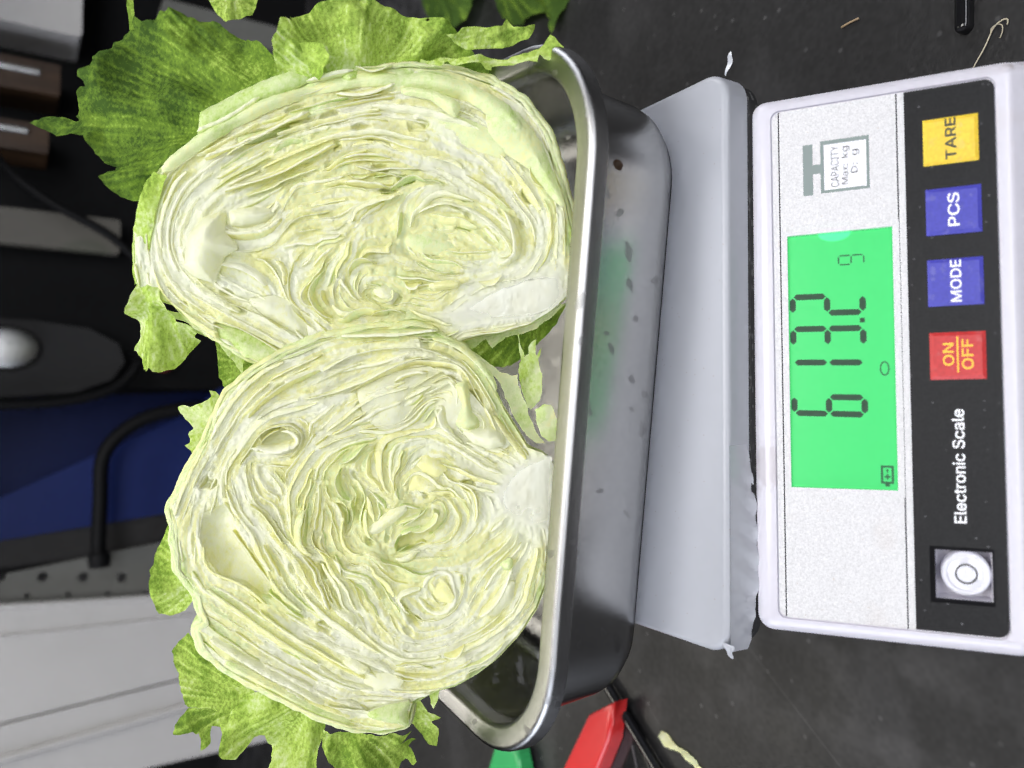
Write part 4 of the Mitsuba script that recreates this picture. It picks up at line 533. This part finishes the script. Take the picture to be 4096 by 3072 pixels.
TONE = {'white': .17, 'pale': .46, 'yellow': .32, 'green': .53, 'palegreen': .53, 'sun': .22}
def build_half(hk, name, heart, yellow, seed):
    h = HALVES[hk]; fr = h['frame']; rg = np.random.default_rng(seed)
    out = sg.Polygon(h['out']).buffer(0); core = sg.Polygon(h['core']).buffer(-2.5).buffer(1.2)
    curves = [np.array(c) for c in h['curves']]; fld = Field(curves, np.array(heart), seed+50)
    pats = [(sg.Polygon(p['p']).buffer(0).buffer(-1).buffer(2).buffer(-1), p) for p in h['patch']]
    hc = np.array(heart[:2]); hr = heart[2]
    inside = lambda p: np.linalg.norm(p-hc)/hr
    edge = out.exterior
    def edist(p): return edge.distance(sg.Point(p))
    sep = lambda p: 1.0+.45*min(1, inside(p)/1.6)+2.4*meshkit.noise(np.array([p[0]*.07, p[1]*.07, seed]), 1)**2
    maxlen = lambda p: 9+40*min(1, inside(p)/1.5)
    chaos = lambda p: 0
    holes = [core.buffer(1.2)]+[q.buffer(-1.5) for q, p in pats if q.area < 500 or p['k'] == 'pale']
    lines = streamlines(fld, out.buffer(-.2), holes, sep, maxlen, chaos, rg)
    # traced strokes first, as the large layers
    made = []
    for li, c in enumerate(lines):
        c = smooth_curve(c, max(8, int(len(c)*1.25))) if len(c) > 3 else c
        n_ = len(c); x = np.arange(n_)*.55; sd = seed*1000+li*7
        mid = c[n_//2]; ins = inside(mid); wr = np.clip(1.5-ins, .12, 1.0)
        d = np.gradient(c, axis=0); d /= np.linalg.norm(d, axis=1, keepdims=True)+1e-9; nr = np.column_stack([-d[:, 1], d[:, 0]])
        k = np.minimum(1, np.minimum(np.arange(n_), np.arange(n_)[::-1])/3.)
        c = c+nr*((.10+.62*wr)*fb1(x*rg.uniform(.22, .42), sd, 2)*k)[:, None]
        th0 = rg.choice([rg.uniform(.3, .6), rg.uniform(.3, .6), rg.uniform(.4, .8), rg.uniform(.9, 1.6)])*(1.15 if ins > 1 else .85)
        th = th0*(.75+.45*fb1(x*.12, sd+1, 2))*(.15+.85*k); th = np.maximum(th, .12)
        base = rg.normal(0, .5+.35*wr)+(1.0 if rg.random() < .12 else 0)
        flop = rg.random() < .13
        top = base+1.0*fb1(x*.09, sd+2, 2)+.60*fb1(x*.55, sd+3, 2)+.30*fb1(x*1.7, sd+5, 1)+(rg.uniform(1.0, 2.6) if flop else 0)
        top = top*(.5+.5*k)
        lean = rg.normal(0, .45)+.9*fb1(x*.10, sd+4, 2)*(1+wr)+(rg.choice([-1, 1])*rg.uniform(1.0, 2.4)*np.sin(np.pi*np.linspace(0, 1, n_)) if flop else 0)
        yl = max(np.exp(-((mid[0]-yx)**2+(mid[1]-yy)**2)/(2*yr*yr)) for yx, yy, yr in yellow)
        ed = edist(mid); gr = math.exp(-ed/4.5)
        tone = .09+.36*yl*rg.uniform(.5, 1.2)+.40*gr*rg.uniform(.3, 1.0)+rg.normal(0, .05)+(.14 if rg.random() < .12 else 0)
        cr = core.distance(sg.Point(mid)); tone = tone*min(1, .25+cr/16)
        tone = np.clip(tone+.10*fb1(x*.15, sd+6, 2), 0, .40+.3*gr)
        if rg.random() < .26 and n_ > 14:
            wd = rg.uniform(1.8, 4.6)*(.6+.4*fb1(x*.08, sd+7, 2))*np.sin(np.pi*np.clip(np.linspace(.04, .96, n_), 0, 1))**.5
            made.append((n_*4, blade(fr, c, wd*rg.choice([-1, 1]), top*.6+rg.uniform(.2, 1.0), np.clip(tone+rg.uniform(-.04, .08), 0, .42+.3*gr), rg.uniform(.5, .9), sd))); continue
        made.append((n_*(abs(base)+2), ribbon(fr, c, th, top, lean, rg.uniform(3, 4.5), tone, sd)))
    made.sort(key=lambda m: -m[0])
    for _, m in made[:240]: put(name+'__leaf', m)
    if made[240:]:
        V, F, U, o_ = [], [], [], 0
        for _, (v, f, u) in made[240:]: V.append(v); F.append(f+o_); U.append(u); o_ += len(v)
        k = put(name+'__leaf_shreds', (np.vstack(V), np.vstack(F), np.vstack(U))); tag(k, kind='stuff')
    for i, (q, p) in enumerate(pats):
        put(name+'__leaf_blade', pillow(fr, q, p['b'], p['l'], TONE[p['k']], seed*77+i, amp=2.0 if q.area > 500 else .5))
    L_ = edge.length
    for i in range(11):
        a0, ln = rg.uniform(0, 1), rg.uniform(.16, .42); off = rg.uniform(-.6, 1.6)
        oo = out.buffer(-2.5).buffer(2.5+off).exterior; sd = seed*900+i*13
        q = np.array([oo.interpolate(((a0+ln*f) % 1), normalized=True).coords[0] for f in np.linspace(0, 1, int(ln*L_/.6))])
        if core.buffer(5).intersects(sg.LineString(q)): continue
        x = np.arange(len(q))*.6; d = np.gradient(q, axis=0); d /= np.linalg.norm(d, axis=1, keepdims=True)+1e-9; nr = np.column_stack([-d[:, 1], d[:, 0]])
        en_ = np.sin(np.pi*np.linspace(.02, .98, len(q)))**.4
        q = q+nr*((.9*fb1(x*.10, sd, 2)+.35*fb1(x*.45, sd+1, 2))*en_)[:, None]
        side = 1 if shapely.contains_xy(out, *(q[len(q)//2]-nr[len(q)//2]*4)) else -1
        put(name+'__leaf', blade(fr, q, side*rg.uniform(2.5, 5)*en_*(.7+.3*fb1(x*.2, sd+2)), -.8+1.4*fb1(x*.08, sd+3, 2)+.5*fb1(x*.5, sd+4, 2)-2*(1-en_), rg.uniform(.34, .58), .6, sd, drop=rg.uniform(4, 9)))
    # the core
    pts, t, nb, cp = grid_poly(core, 1.0, .2, seed)
    dist = shapely.distance(shapely.points(pts), cp.exterior)
    w = .12-.22*(1-np.clip(dist/2.5, 0, 1))**2+.25*fb2(pts[:, 0]*.12, pts[:, 1]*.12, seed+3)+.05*fb2(pts[:, 0]*.8, pts[:, 1]*.8, seed+4)
    N = len(pts); k = np.arange(nb); k2 = (k+1) % nb; cc = pts[:nb].mean(0); sh = cc+(pts[:nb]-cc)*.6
    V = np.vstack([to_world(fr, pts[:, 0], pts[:, 1], w), to_world(fr, sh[:, 0], sh[:, 1], np.full(nb, -22.))])
    put(name+'__core', (V, np.vstack([t, np.column_stack([k2, k, N+k]), np.column_stack([k2, N+k, N+k2])]), np.column_stack([np.r_[.10+.10*fb2(pts[:, 0]*.1, pts[:, 1]*.1, seed+5)+.05*fb2(pts[:, 0]*.5, pts[:, 1]*.5, seed+6), np.full(nb, .15)], np.zeros(N+nb)])), 'core_flesh')
    # inner leaf that closes the gaps below the cut layers
    pts, t, nb, ip = grid_poly(out.buffer(-.6), .42, 0, seed)
    f0, f1, f2, f3 = flow_noise(fld, pts, .55, 6, seed+5), flow_noise(fld, pts, .95, 9, seed+6), flow_noise(fld, pts, 2.2, 12, seed+7), flow_noise(fld, pts, 1.3, 22, seed+8)
    hol = np.clip((fb2(pts[:, 0]*.11, pts[:, 1]*.11, seed+9)+.5*f2-.60)*3.0, 0, 1)
    sh = lambda f: np.sign(f)*np.abs(f)**.6
    w = -.60+.14*sh(f0)+.24*sh(f1)+.50*f2+1.1*fb2(pts[:, 0]*.12, pts[:, 1]*.12, seed+5)-4.5*hol+.20*fb2(pts[:, 0]*1.3, pts[:, 1]*1.3, seed+4, 2)
    for q, p in pats:
        if p['b'] < 0 or p['l'] <= -1: w -= 7*np.clip(shapely.distance(shapely.points(pts), q.exterior)/1.2, 0, 1)*shapely.contains_xy(q, pts[:, 0], pts[:, 1])
    yl = np.max([np.exp(-((pts[:, 0]-a)**2+(pts[:, 1]-b_)**2)/(2*c_*c_)) for a, b_, c_ in yellow], axis=0)
    ed = shapely.distance(shapely.points(pts), edge); cr = shapely.distance(shapely.points(pts), core); bl = np.exp(-cr/3.2)
    rad = np.sin(np.arctan2(*(pts-np.array(core.centroid.coords[0])).T)*34+2*fb2(pts[:, 0]*.2, pts[:, 1]*.2, seed+2))
    w = w*(1-bl)+bl*(.05+.22*rad*np.exp(-cr/3)*(cr > .3))
    tn = (.12+.33*yl+.36*np.exp(-ed/4.5)*np.clip(.6+fb2(pts[:, 0]*.1, pts[:, 1]*.1, seed+18), 0, 1.3)+.15*np.tanh(2.5*f3)+.13*fb2(pts[:, 0]*.07, pts[:, 1]*.07, seed+8))*np.clip(.25+cr/16, 0, 1)
    put(name+'__inner_leaf', (to_world(fr, pts[:, 0], pts[:, 1], w), t, np.column_stack([np.clip(tn, .03, .40+.3*np.exp(-ed/4.5)), 0*w])))
    # the rounded back of the half head
    o_ = sg.Polygon(np.array(out.exterior.coords)).buffer(-3).buffer(3)
    for li, (sc, D, tn) in enumerate(((1.0, 56, .52), (.965, 52, .46))):
        ring_ = np.array([o_.exterior.interpolate(f, normalized=True).coords[0] for f in np.linspace(0, 1, 141)[:-1]]); cc = np.array(out.centroid.coords[0])
        V, U, F = [], [], []; R_ = 22
        for j in range(R_):
            a = j/(R_-1)*math.pi/2*.985; q = cc+(ring_-cc)*(sc*math.cos(a)**.72); an = np.arange(140)/140*2*np.pi
            bump = .8*fb2(np.cos(an)*2+j*.15, np.sin(an)*2, seed+20+li)*math.sin(a+.3)
            V.append(to_world(fr, q[:, 0]*1, q[:, 1]*1, -.4-2.0*li-D*math.sin(a)*(1+.02*bump)+bump)); U.append(np.column_stack([tn+.14*fb2(np.cos(an)*1.6, np.sin(an)*1.6+j*.2, seed+30), .5*np.abs(np.sin(an*12+j*.05))**6]))
        k = np.arange(140); k2 = (k+1) % 140
        for j in range(R_-1): F += [np.column_stack([j*140+k, (j+1)*140+k2, j*140+k2]), np.column_stack([j*140+k, (j+1)*140+k, (j+1)*140+k2])]
        put(name+'__wrapper_leaf', (np.vstack(V), np.vstack(F), np.vstack(U)), 'leaf_mat')
    return fr

def outer_leaf(name, L, idx):
    poly = sg.Polygon(L['p']).buffer(0)
    if poly.geom_type != 'Polygon': poly = max(poly.geoms, key=lambda g: g.area)
    pts, t, nb, poly = grid_poly(poly, .75, .6, idx*13+5)
    f0 = np.array(L['fan']); v = pts-f0; r_ = np.linalg.norm(v, axis=1); ph = np.arctan2(v[:, 1], v[:, 0]); R_ = r_.max()
    x = r_/R_; amp, kk = L['ruf']; amp *= 1.5; sd = idx*31+11
    dist = shapely.distance(shapely.points(pts), poly.exterior); eg = np.exp(-dist/4.0)
    w = amp*(x**1.3)*(np.sin(kk*.6*ph+3.2*fb2(pts[:, 0]*.05, pts[:, 1]*.05, sd)+idx)+.9*fb2(pts[:, 0]*.07, pts[:, 1]*.07, sd+1))
    w += amp*1.1*eg*fb2(pts[:, 0]*.16, pts[:, 1]*.16, sd+2, 2)
    vein = np.abs(np.sin(ph*kk*3.2+1.9*fb2(pts[:, 0]*.09, pts[:, 1]*.09, sd+3)))**10*np.clip(.55+.9*fb2(pts[:, 0]*.12, pts[:, 1]*.12, sd+9), 0, 1)
    crease = fb2(ph*kk*2.2, x*1.5, sd+12, 3)
    w += .55*L['vein']*crease-.2*vein*L['vein']+.16*L['vein']*fb2(pts[:, 0]*.55, pts[:, 1]*.55, sd+4, 2)
    h0, h1 = L['hue']; tone = h0+(h1-h0)*np.clip(x*.9+.32*fb2(pts[:, 0]*.06, pts[:, 1]*.06, sd+5), 0, 1)+.05*fb2(pts[:, 0]*.3, pts[:, 1]*.3, sd+6)
    k = put(name+'__outer_leaf', (to_world(L['frame'], pts[:, 0], pts[:, 1], w), t, np.column_stack([tone+.09*crease, .7*vein])), 'leaf_mat')
    if L['label']: tag(k, L['label'])

NA, NB = 'lettuce_half', 'lettuce_half_001'
build_half('A', NA, (0, 62, 30), [(2, 50, 22), (30, 85, 14)], 3)
build_half('B', NB, (-14, 56, 30), [(-8, 52, 22), (-38, 92, 12)], 4)
tag(NA, 'cut lettuce half with a dark green fanned outer leaf, right in the tray', 'lettuce')
tag(NB, 'cut lettuce half at the left of the tray, its white core overlapping the other half', 'lettuce')
for i, L in enumerate(LEAVES): outer_leaf(NA if L['half'] == 'A' else NB, L, i)

# ---------------------------------------------------------------- small things on the bench
def xz(poly, y0, y1):
    """A slab whose outline is given in x and z."""
    m = prism(sg.Polygon(poly) if not hasattr(poly, 'area') else poly, y0, y1); v = np.array(m.vertices)
    return trimesh.Trimesh(np.column_stack([v[:, 0], v[:, 2], v[:, 1]]), np.array(m.faces)[:, ::-1], process=False)
def flat_leaf(key, poly, z0, tone, seed, amp, kk, spread=.35):
    pts, t, nb, q = grid_poly(sg.Polygon(np.array(poly)*1000).buffer(0), 1.0, .4, seed)
    c = pts.mean(0); d = shapely.distance(shapely.points(pts), q.exterior); x = np.clip(d/max(d.max(), 1e-6), 0, 1)
    w = z0*1000+amp*(.9*x+.6*fb2(pts[:, 0]*kk, pts[:, 1]*kk, seed)+.25*fb2(pts[:, 0]*kk*4, pts[:, 1]*kk*4, seed+1)); w = w-min(0, w.min())+.3
    return put(key, (np.column_stack([pts*.001, w*.001]), t, np.column_stack([tone+.10*fb2(pts[:, 0]*.1, pts[:, 1]*.1, seed+2), .7*np.abs(np.sin(np.arctan2(*(pts-c).T)*5))**9])), 'leaf_mat')
flat_leaf('lettuce_leaf', [(.198, .196), (.214, .204), (.216, .2234), (.2181, .2352), (.2302, .2502), (.2351, .2541), (.250, .262), (.262, .250), (.258, .222), (.236, .198), (.215, .186)], .002, 1.0, 61, 16, .035)
tag('lettuce_leaf', 'dark green lettuce leaf lying on the bench right of the tray, nearest its rim', 'lettuce leaf')
flat_leaf('lettuce_leaf_001', [(.244, .29), (.2466, .3106), (.26, .339), (.2806, .3628), (.305, .372), (.330, .355), (.328, .318), (.300, .285), (.266, .274)], .002, 1.05, 62, 22, .03)
tag('lettuce_leaf_001', 'very dark lettuce leaf on the bench beyond the right end of the tray', 'lettuce leaf')
flat_leaf('lettuce_scrap', [(-.1637, .1109), (-.1666, .1133), (-.1690, .1105), (-.1702, .1093), (-.1698, .0987), (-.1726, .09), (-.1745, .082), (-.1725, .078), (-.1709, .0865), (-.1672, .0943), (-.1668, .1017), (-.1637, .1078)], .0005, .40, 63, 2.2, .2)
tag('lettuce_scrap', 'small pale yellow lettuce scrap on the black bench left of the scale', 'lettuce scrap')
def strand(key, pts, r, mat, n=24):
    return add(key, tube(smooth_curve(pts, n), r, 6), mat, True)
strand('straw_bit', [(.1269, .0128, .0006), (.1271, .0090, .0009), (.1273, .0056, .0006)], .0004, 'straw_mat', 6)
tag('straw_bit', 'short brown straw bit on the bench right of the weighing platform', 'straw')
RT = [[(.0885, -.033, .001), (.0959, -.0364, .0008), (.0989, -.0388, .0012), (.1025, -.0404, .0008), (.1047, -.0429, .0016), (.1055, -.0453, .0008), (.1037, -.0454, .0006)], [(.103, -.0407, .0008), (.1044, -.0414, .0012), (.1043, -.0438, .0010), (.1023, -.0441, .0008), (.1004, -.0431, .0006)]]
strand('root_fibre', RT[0], .00022, 'root_mat', 40); strand('root_fibre__branch', RT[1], .00016, 'root_mat', 24)
tag('root_fibre', 'thin pale root fibre lying on the bench beside the right edge of the scale', 'fibre')
m = pillow_plate(sg.LineString([(.1082, -.0327), (.150, -.0335)]).buffer(.0024, quad_segs=12), .0002, .0042, .0019, 6)
add('black_pen', m, 'black_gloss', 40); tag('black_pen', 'glossy black rounded pen end on the bench to the right of the scale', 'pen')
strand('black_pen__white_line', [(.1085, -.0309, .0030), (.118, -.0309, .0030), (.148, -.0316, .0030)], .00025, 'print_white', 12)  # thin white line along the side of the pen
cr = trimesh.creation.icosphere(2, .0018); cr.apply_scale([.95, .25, 1.25]); cr.vertices[:] += .0004*fb2(cr.vertices[:, 0]*900, cr.vertices[:, 2]*900, 5)[:, None]; cr.apply_translation([.0584, .0152, .1053])
add('brown_crumb', cr, 'wood_brown', True); tag('brown_crumb', 'dark brown crumb stuck to the front wall of the steel tray', 'crumb')
# tools at the left
red = sg.Polygon([(-.1548, .1318), (-.1673, .1521), (-.2017, .1736), (-.235, .195), (-.225, .162), (-.191, .145), (-.1747, .1355)])
add('red_handle', pillow_plate(red, .004, .013, .0025, 4), 'red_plastic', 35); tag('red_handle', 'bright red plastic tool handle with a slanted tip on the bench', 'tool handle')
grn = sg.Polygon([(-.2090, .2420), (-.2100, .2205), (-.2198, .2160), (-.250, .225), (-.250, .262), (-.222, .246)])
add('green_handle', pillow_plate(grn, .003, .012, .0025, 4), 'green_plastic', 35); tag('green_handle', 'green plastic tool handle on the bench behind the red one', 'tool handle')
strand('black_cable', [(-.1440, .160, .004), (-.1513, .150, .004), (-.1650, .1313, .004), (-.1799, .1106, .004), (-.200, .083, .004)], .0026, 'black_gloss', 30)
tag('black_cable', 'thin glossy black cable running diagonally across the bench left of the scale', 'cable')
tl = sg.Polygon([(-.1597, .1412), (-.1690, .1285), (-.1812, .1165), (-.208, .119), (-.215, .150), (-.1951, .1514), (-.175, .147)])
add('black_tool', pillow_plate(tl, .0005, .0034, .0012, 4), 'black_gloss', 35); tag('black_tool', 'flat black plastic tool body beside the red handle', 'tool')
for q in ([(-.1757, .1282), (-.1852, .1248), (-.1858, .1262), (-.1763, .1296)], [(-.170, .1395), (-.1765, .1435), (-.1772, .1425), (-.1708, .1385)], [(-.1735, .1375), (-.1742, .1432), (-.1752, .143), (-.1746, .1374)]):
    add('black_tool__slot', prism(sg.Polygon(q), .0034, .0037), 'groove_mat', False)

# ---------------------------------------------------------------- equipment at the back of the bench
yb = .62
cab = sg.Polygon([(-.322, .40), (-.164, .40), (-.1788, .2673), (-.1850, .135), (-.190, .0), (-.270, .0)])
gl = lambda z: -.2766+(.265-z)*.096
left_part = sg.Polygon([(-.322, .40), (gl(.40)-.0012, .40), (gl(0)-.0012, 0), (-.272, 0)])
right_part = sg.Polygon([(gl(.40)+.0012, .40), (-.166, .40), (-.1800, .2673), (-.1865, .135), (-.192, 0), (gl(0)+.0012, 0)])
W = 'white_cabinet'
add(W+'__side_panel', xz(left_part.buffer(-.004).buffer(.004), yb, yb+.12), 'white_enamel', 35)
add(W+'__front_panel', xz(right_part, yb, yb+.12), 'white_enamel', 35)
add(W+'__body', xz(sg.Polygon([(-.345, .40), (-.17, .40), (-.195, 0), (-.338, 0)]), yb+.008, yb+.14), 'white_enamel', 35)
strand(W+'__trim', [(-.3205, yb-.001, .40), (-.3049, yb-.001, .2645), (-.2875, yb-.001, .1132), (-.2745, yb-.001, 0)], .0035, 'white_enamel')
strand(W+'__trim', [(-.1655, yb-.001, .40), (-.1795, yb-.001, .2673), (-.186, yb-.001, .135), (-.192, yb-.001, 0)], .0030, 'white_enamel')
strand(W+'__ridge', [(-.193, yb-.0002, .40), (-.2045, yb-.0002, .2673), (-.206, yb-.0002, .135), (-.208, yb-.0002, 0)], .0015, 'white_enamel')
tag(W, 'white enamelled equipment cabinet with vertical ridges at the back of the bench', 'cabinet')
hs = [sg.Point(-.157-.0035*k, .268-.031*k).buffer(.0042) for k in range(-3, 6)]+[sg.Point(-.1725-.0028*k, .279-.031*k).buffer(.0022) for k in range(-3, 5)]
rail = sg.Polygon([(-.176, .40), (-.145, .40), (-.156, .268), (-.137, .132), (-.130, .0), (-.192, 0), (-.1865, .135), (-.1800, .2673)]).difference(shapely.union_all(hs))
add('slotted_rail', xz(rail, yb+.012, yb+.016), 'grey_plastic', False); tag('slotted_rail', 'light grey slotted rail standing beside the white cabinet', 'rail')
add('dark_box', xz([(-.160, .42), (-.115, .42), (-.122, .25), (-.100, .0), (-.14, 0)], yb+.03, yb+.10), 'dark_grey', False); tag('dark_box', 'dark grey box between the slotted rail and the blue boards', 'box')
add('blue_board', xz([(-.130, .315), (-.128, .2685), (-.1115, .1244), (-.100, 0), (.012, 0), (.006, .09), (-.022, .126), (-.0916, .2694)], yb+.02, yb+.026), 'blue_plastic', False)  # slanting edge is cut along the edge of a cast shadow
tag('blue_board', 'bright blue plastic board leaning behind the black hose', 'board')
plastic('shaded_red_plastic', (.13, .017, .017), .5)  # red with the shade on the button put into its base colour
add('blue_board_001', xz([(-.118, .42), (.0, .42), (-.006, .27), (.010, 0), (-.10, 0)], yb+.16, yb+.166), 'blue_plastic', False)  # added piece: the shadowed part of the same board, set back to darken
tag('blue_board_001', 'set-back blue board added for the shaded upper part of the front board', 'board')
strand('black_hose', [(-.1450, yb-.01, .1956), (-.115, yb-.01, .1962), (-.083, yb-.01, .1957), (-.055, yb-.01, .1935), (-.036, yb-.01, .180), (-.022, yb-.01, .1576), (-.0135, yb-.01, .114), (-.010, yb-.01, .05), (-.010, yb-.01, .003)], .0062, 'black_mat', 60)
add('black_hose__end_fitting', tube([(-.152, yb-.012, .195), (-.144, yb-.012, .1956), (-.140, yb-.012, .1956)], [.0085, .0095, .008], 16), 'black_mat', 35)
tag('black_hose', 'thick black hose bent in front of the blue board', 'hose')
plastic('plate_dark', (.02, .0195, .0195), .7, .2)
E_ = 'equipment_rack'
add(E_+'__back_panel', xz(sg.box(.005, 0, .75, .6), yb+.06, yb+.09), 'black_mat', False)
tag(E_, 'black equipment rack with grey plate, dial, beige strip and brown blocks', 'rack')
add(E_+'__added_shade_shelf', prism(sg.box(-.14, .52, .75, .85), .40, .42), 'black_mat', False)  # unseen shelf above the view, added to shade the equipment below
pl_ = sg.Polygon([(-.003, .40), (-.005, .27), (-.0005, .215), (.012, .185), (.028, .175), (.045, .180), (.058, .205), (.063, .25), (.061, .40)]).buffer(-.003).buffer(.003)
add(E_+'__grey_plate', xz(pl_, yb+.03, yb+.036), 'plate_dark', False)
strand(E_+'__grey_plate__rim', [(-.010, yb+.02, .40), (-.012, yb+.02, .27), (-.007, yb+.02, .215), (.008, yb+.02, .178), (.028, yb+.02, .165)], .0045, 'black_mat')
dial = trimesh.creation.revolve(np.array([(0, .012), (.012, .0115), (.017, .009), (.0195, .003), (.0205, 0), (0, 0)]), sections=40); dial.apply_transform(trimesh.transformations.rotation_matrix(math.pi/2, [1, 0, 0])); dial.apply_scale([1, 1, 1.35]); dial.apply_translation([.037, yb+.03, .268])
add(E_+'__dial', dial, 'steel_mat', 40)
add(E_+'__beige_strip', xz(rrect(.129, .1605, .181, .45, .003), yb+.03, yb+.045), 'beige_plastic', False)
for x0, x1, z0 in ((.258, .2855, .2335), (.2055, .2305, .241)):
    k = add(E_+'__brown_block', xz(rrect(x0, x1, z0, .45, .002), yb+.005, yb+.06), 'wood_brown', False)
    add(k+'__metal_rod', tube([(x0+.017, yb+.003, z0+.016), (x0+.0175, yb+.003, .45)], .0028, 12), 'steel_mat', True)
add(E_+'__grey_case', xz(rrect(.3125, .46, .218, .5, .004), yb, yb+.06), 'white_enamel', False)
add(E_+'__grey_bar', xz(rrect(.352, .376, .02, .150, .003), yb+.02, yb+.05), 'grey_plastic', False)
rb = trimesh.creation.icosphere(3, .008); rb.apply_translation([.028, yb+.04, .140]); add(E_+'__red_button', rb, 'shaded_red_plastic', True)
strand('black_wire', [(.20, yb+.01, .28), (.172, yb-.005, .255), (.152, yb-.01, .222), (.135, yb-.012, .19), (.10, yb-.01, .155), (.075, yb-.008, .12), (.065, yb, .04), (.062, yb, .003)], .0042, 'black_mat', 60)
tag('black_wire', 'black cable arching across the beige strip', 'cable')
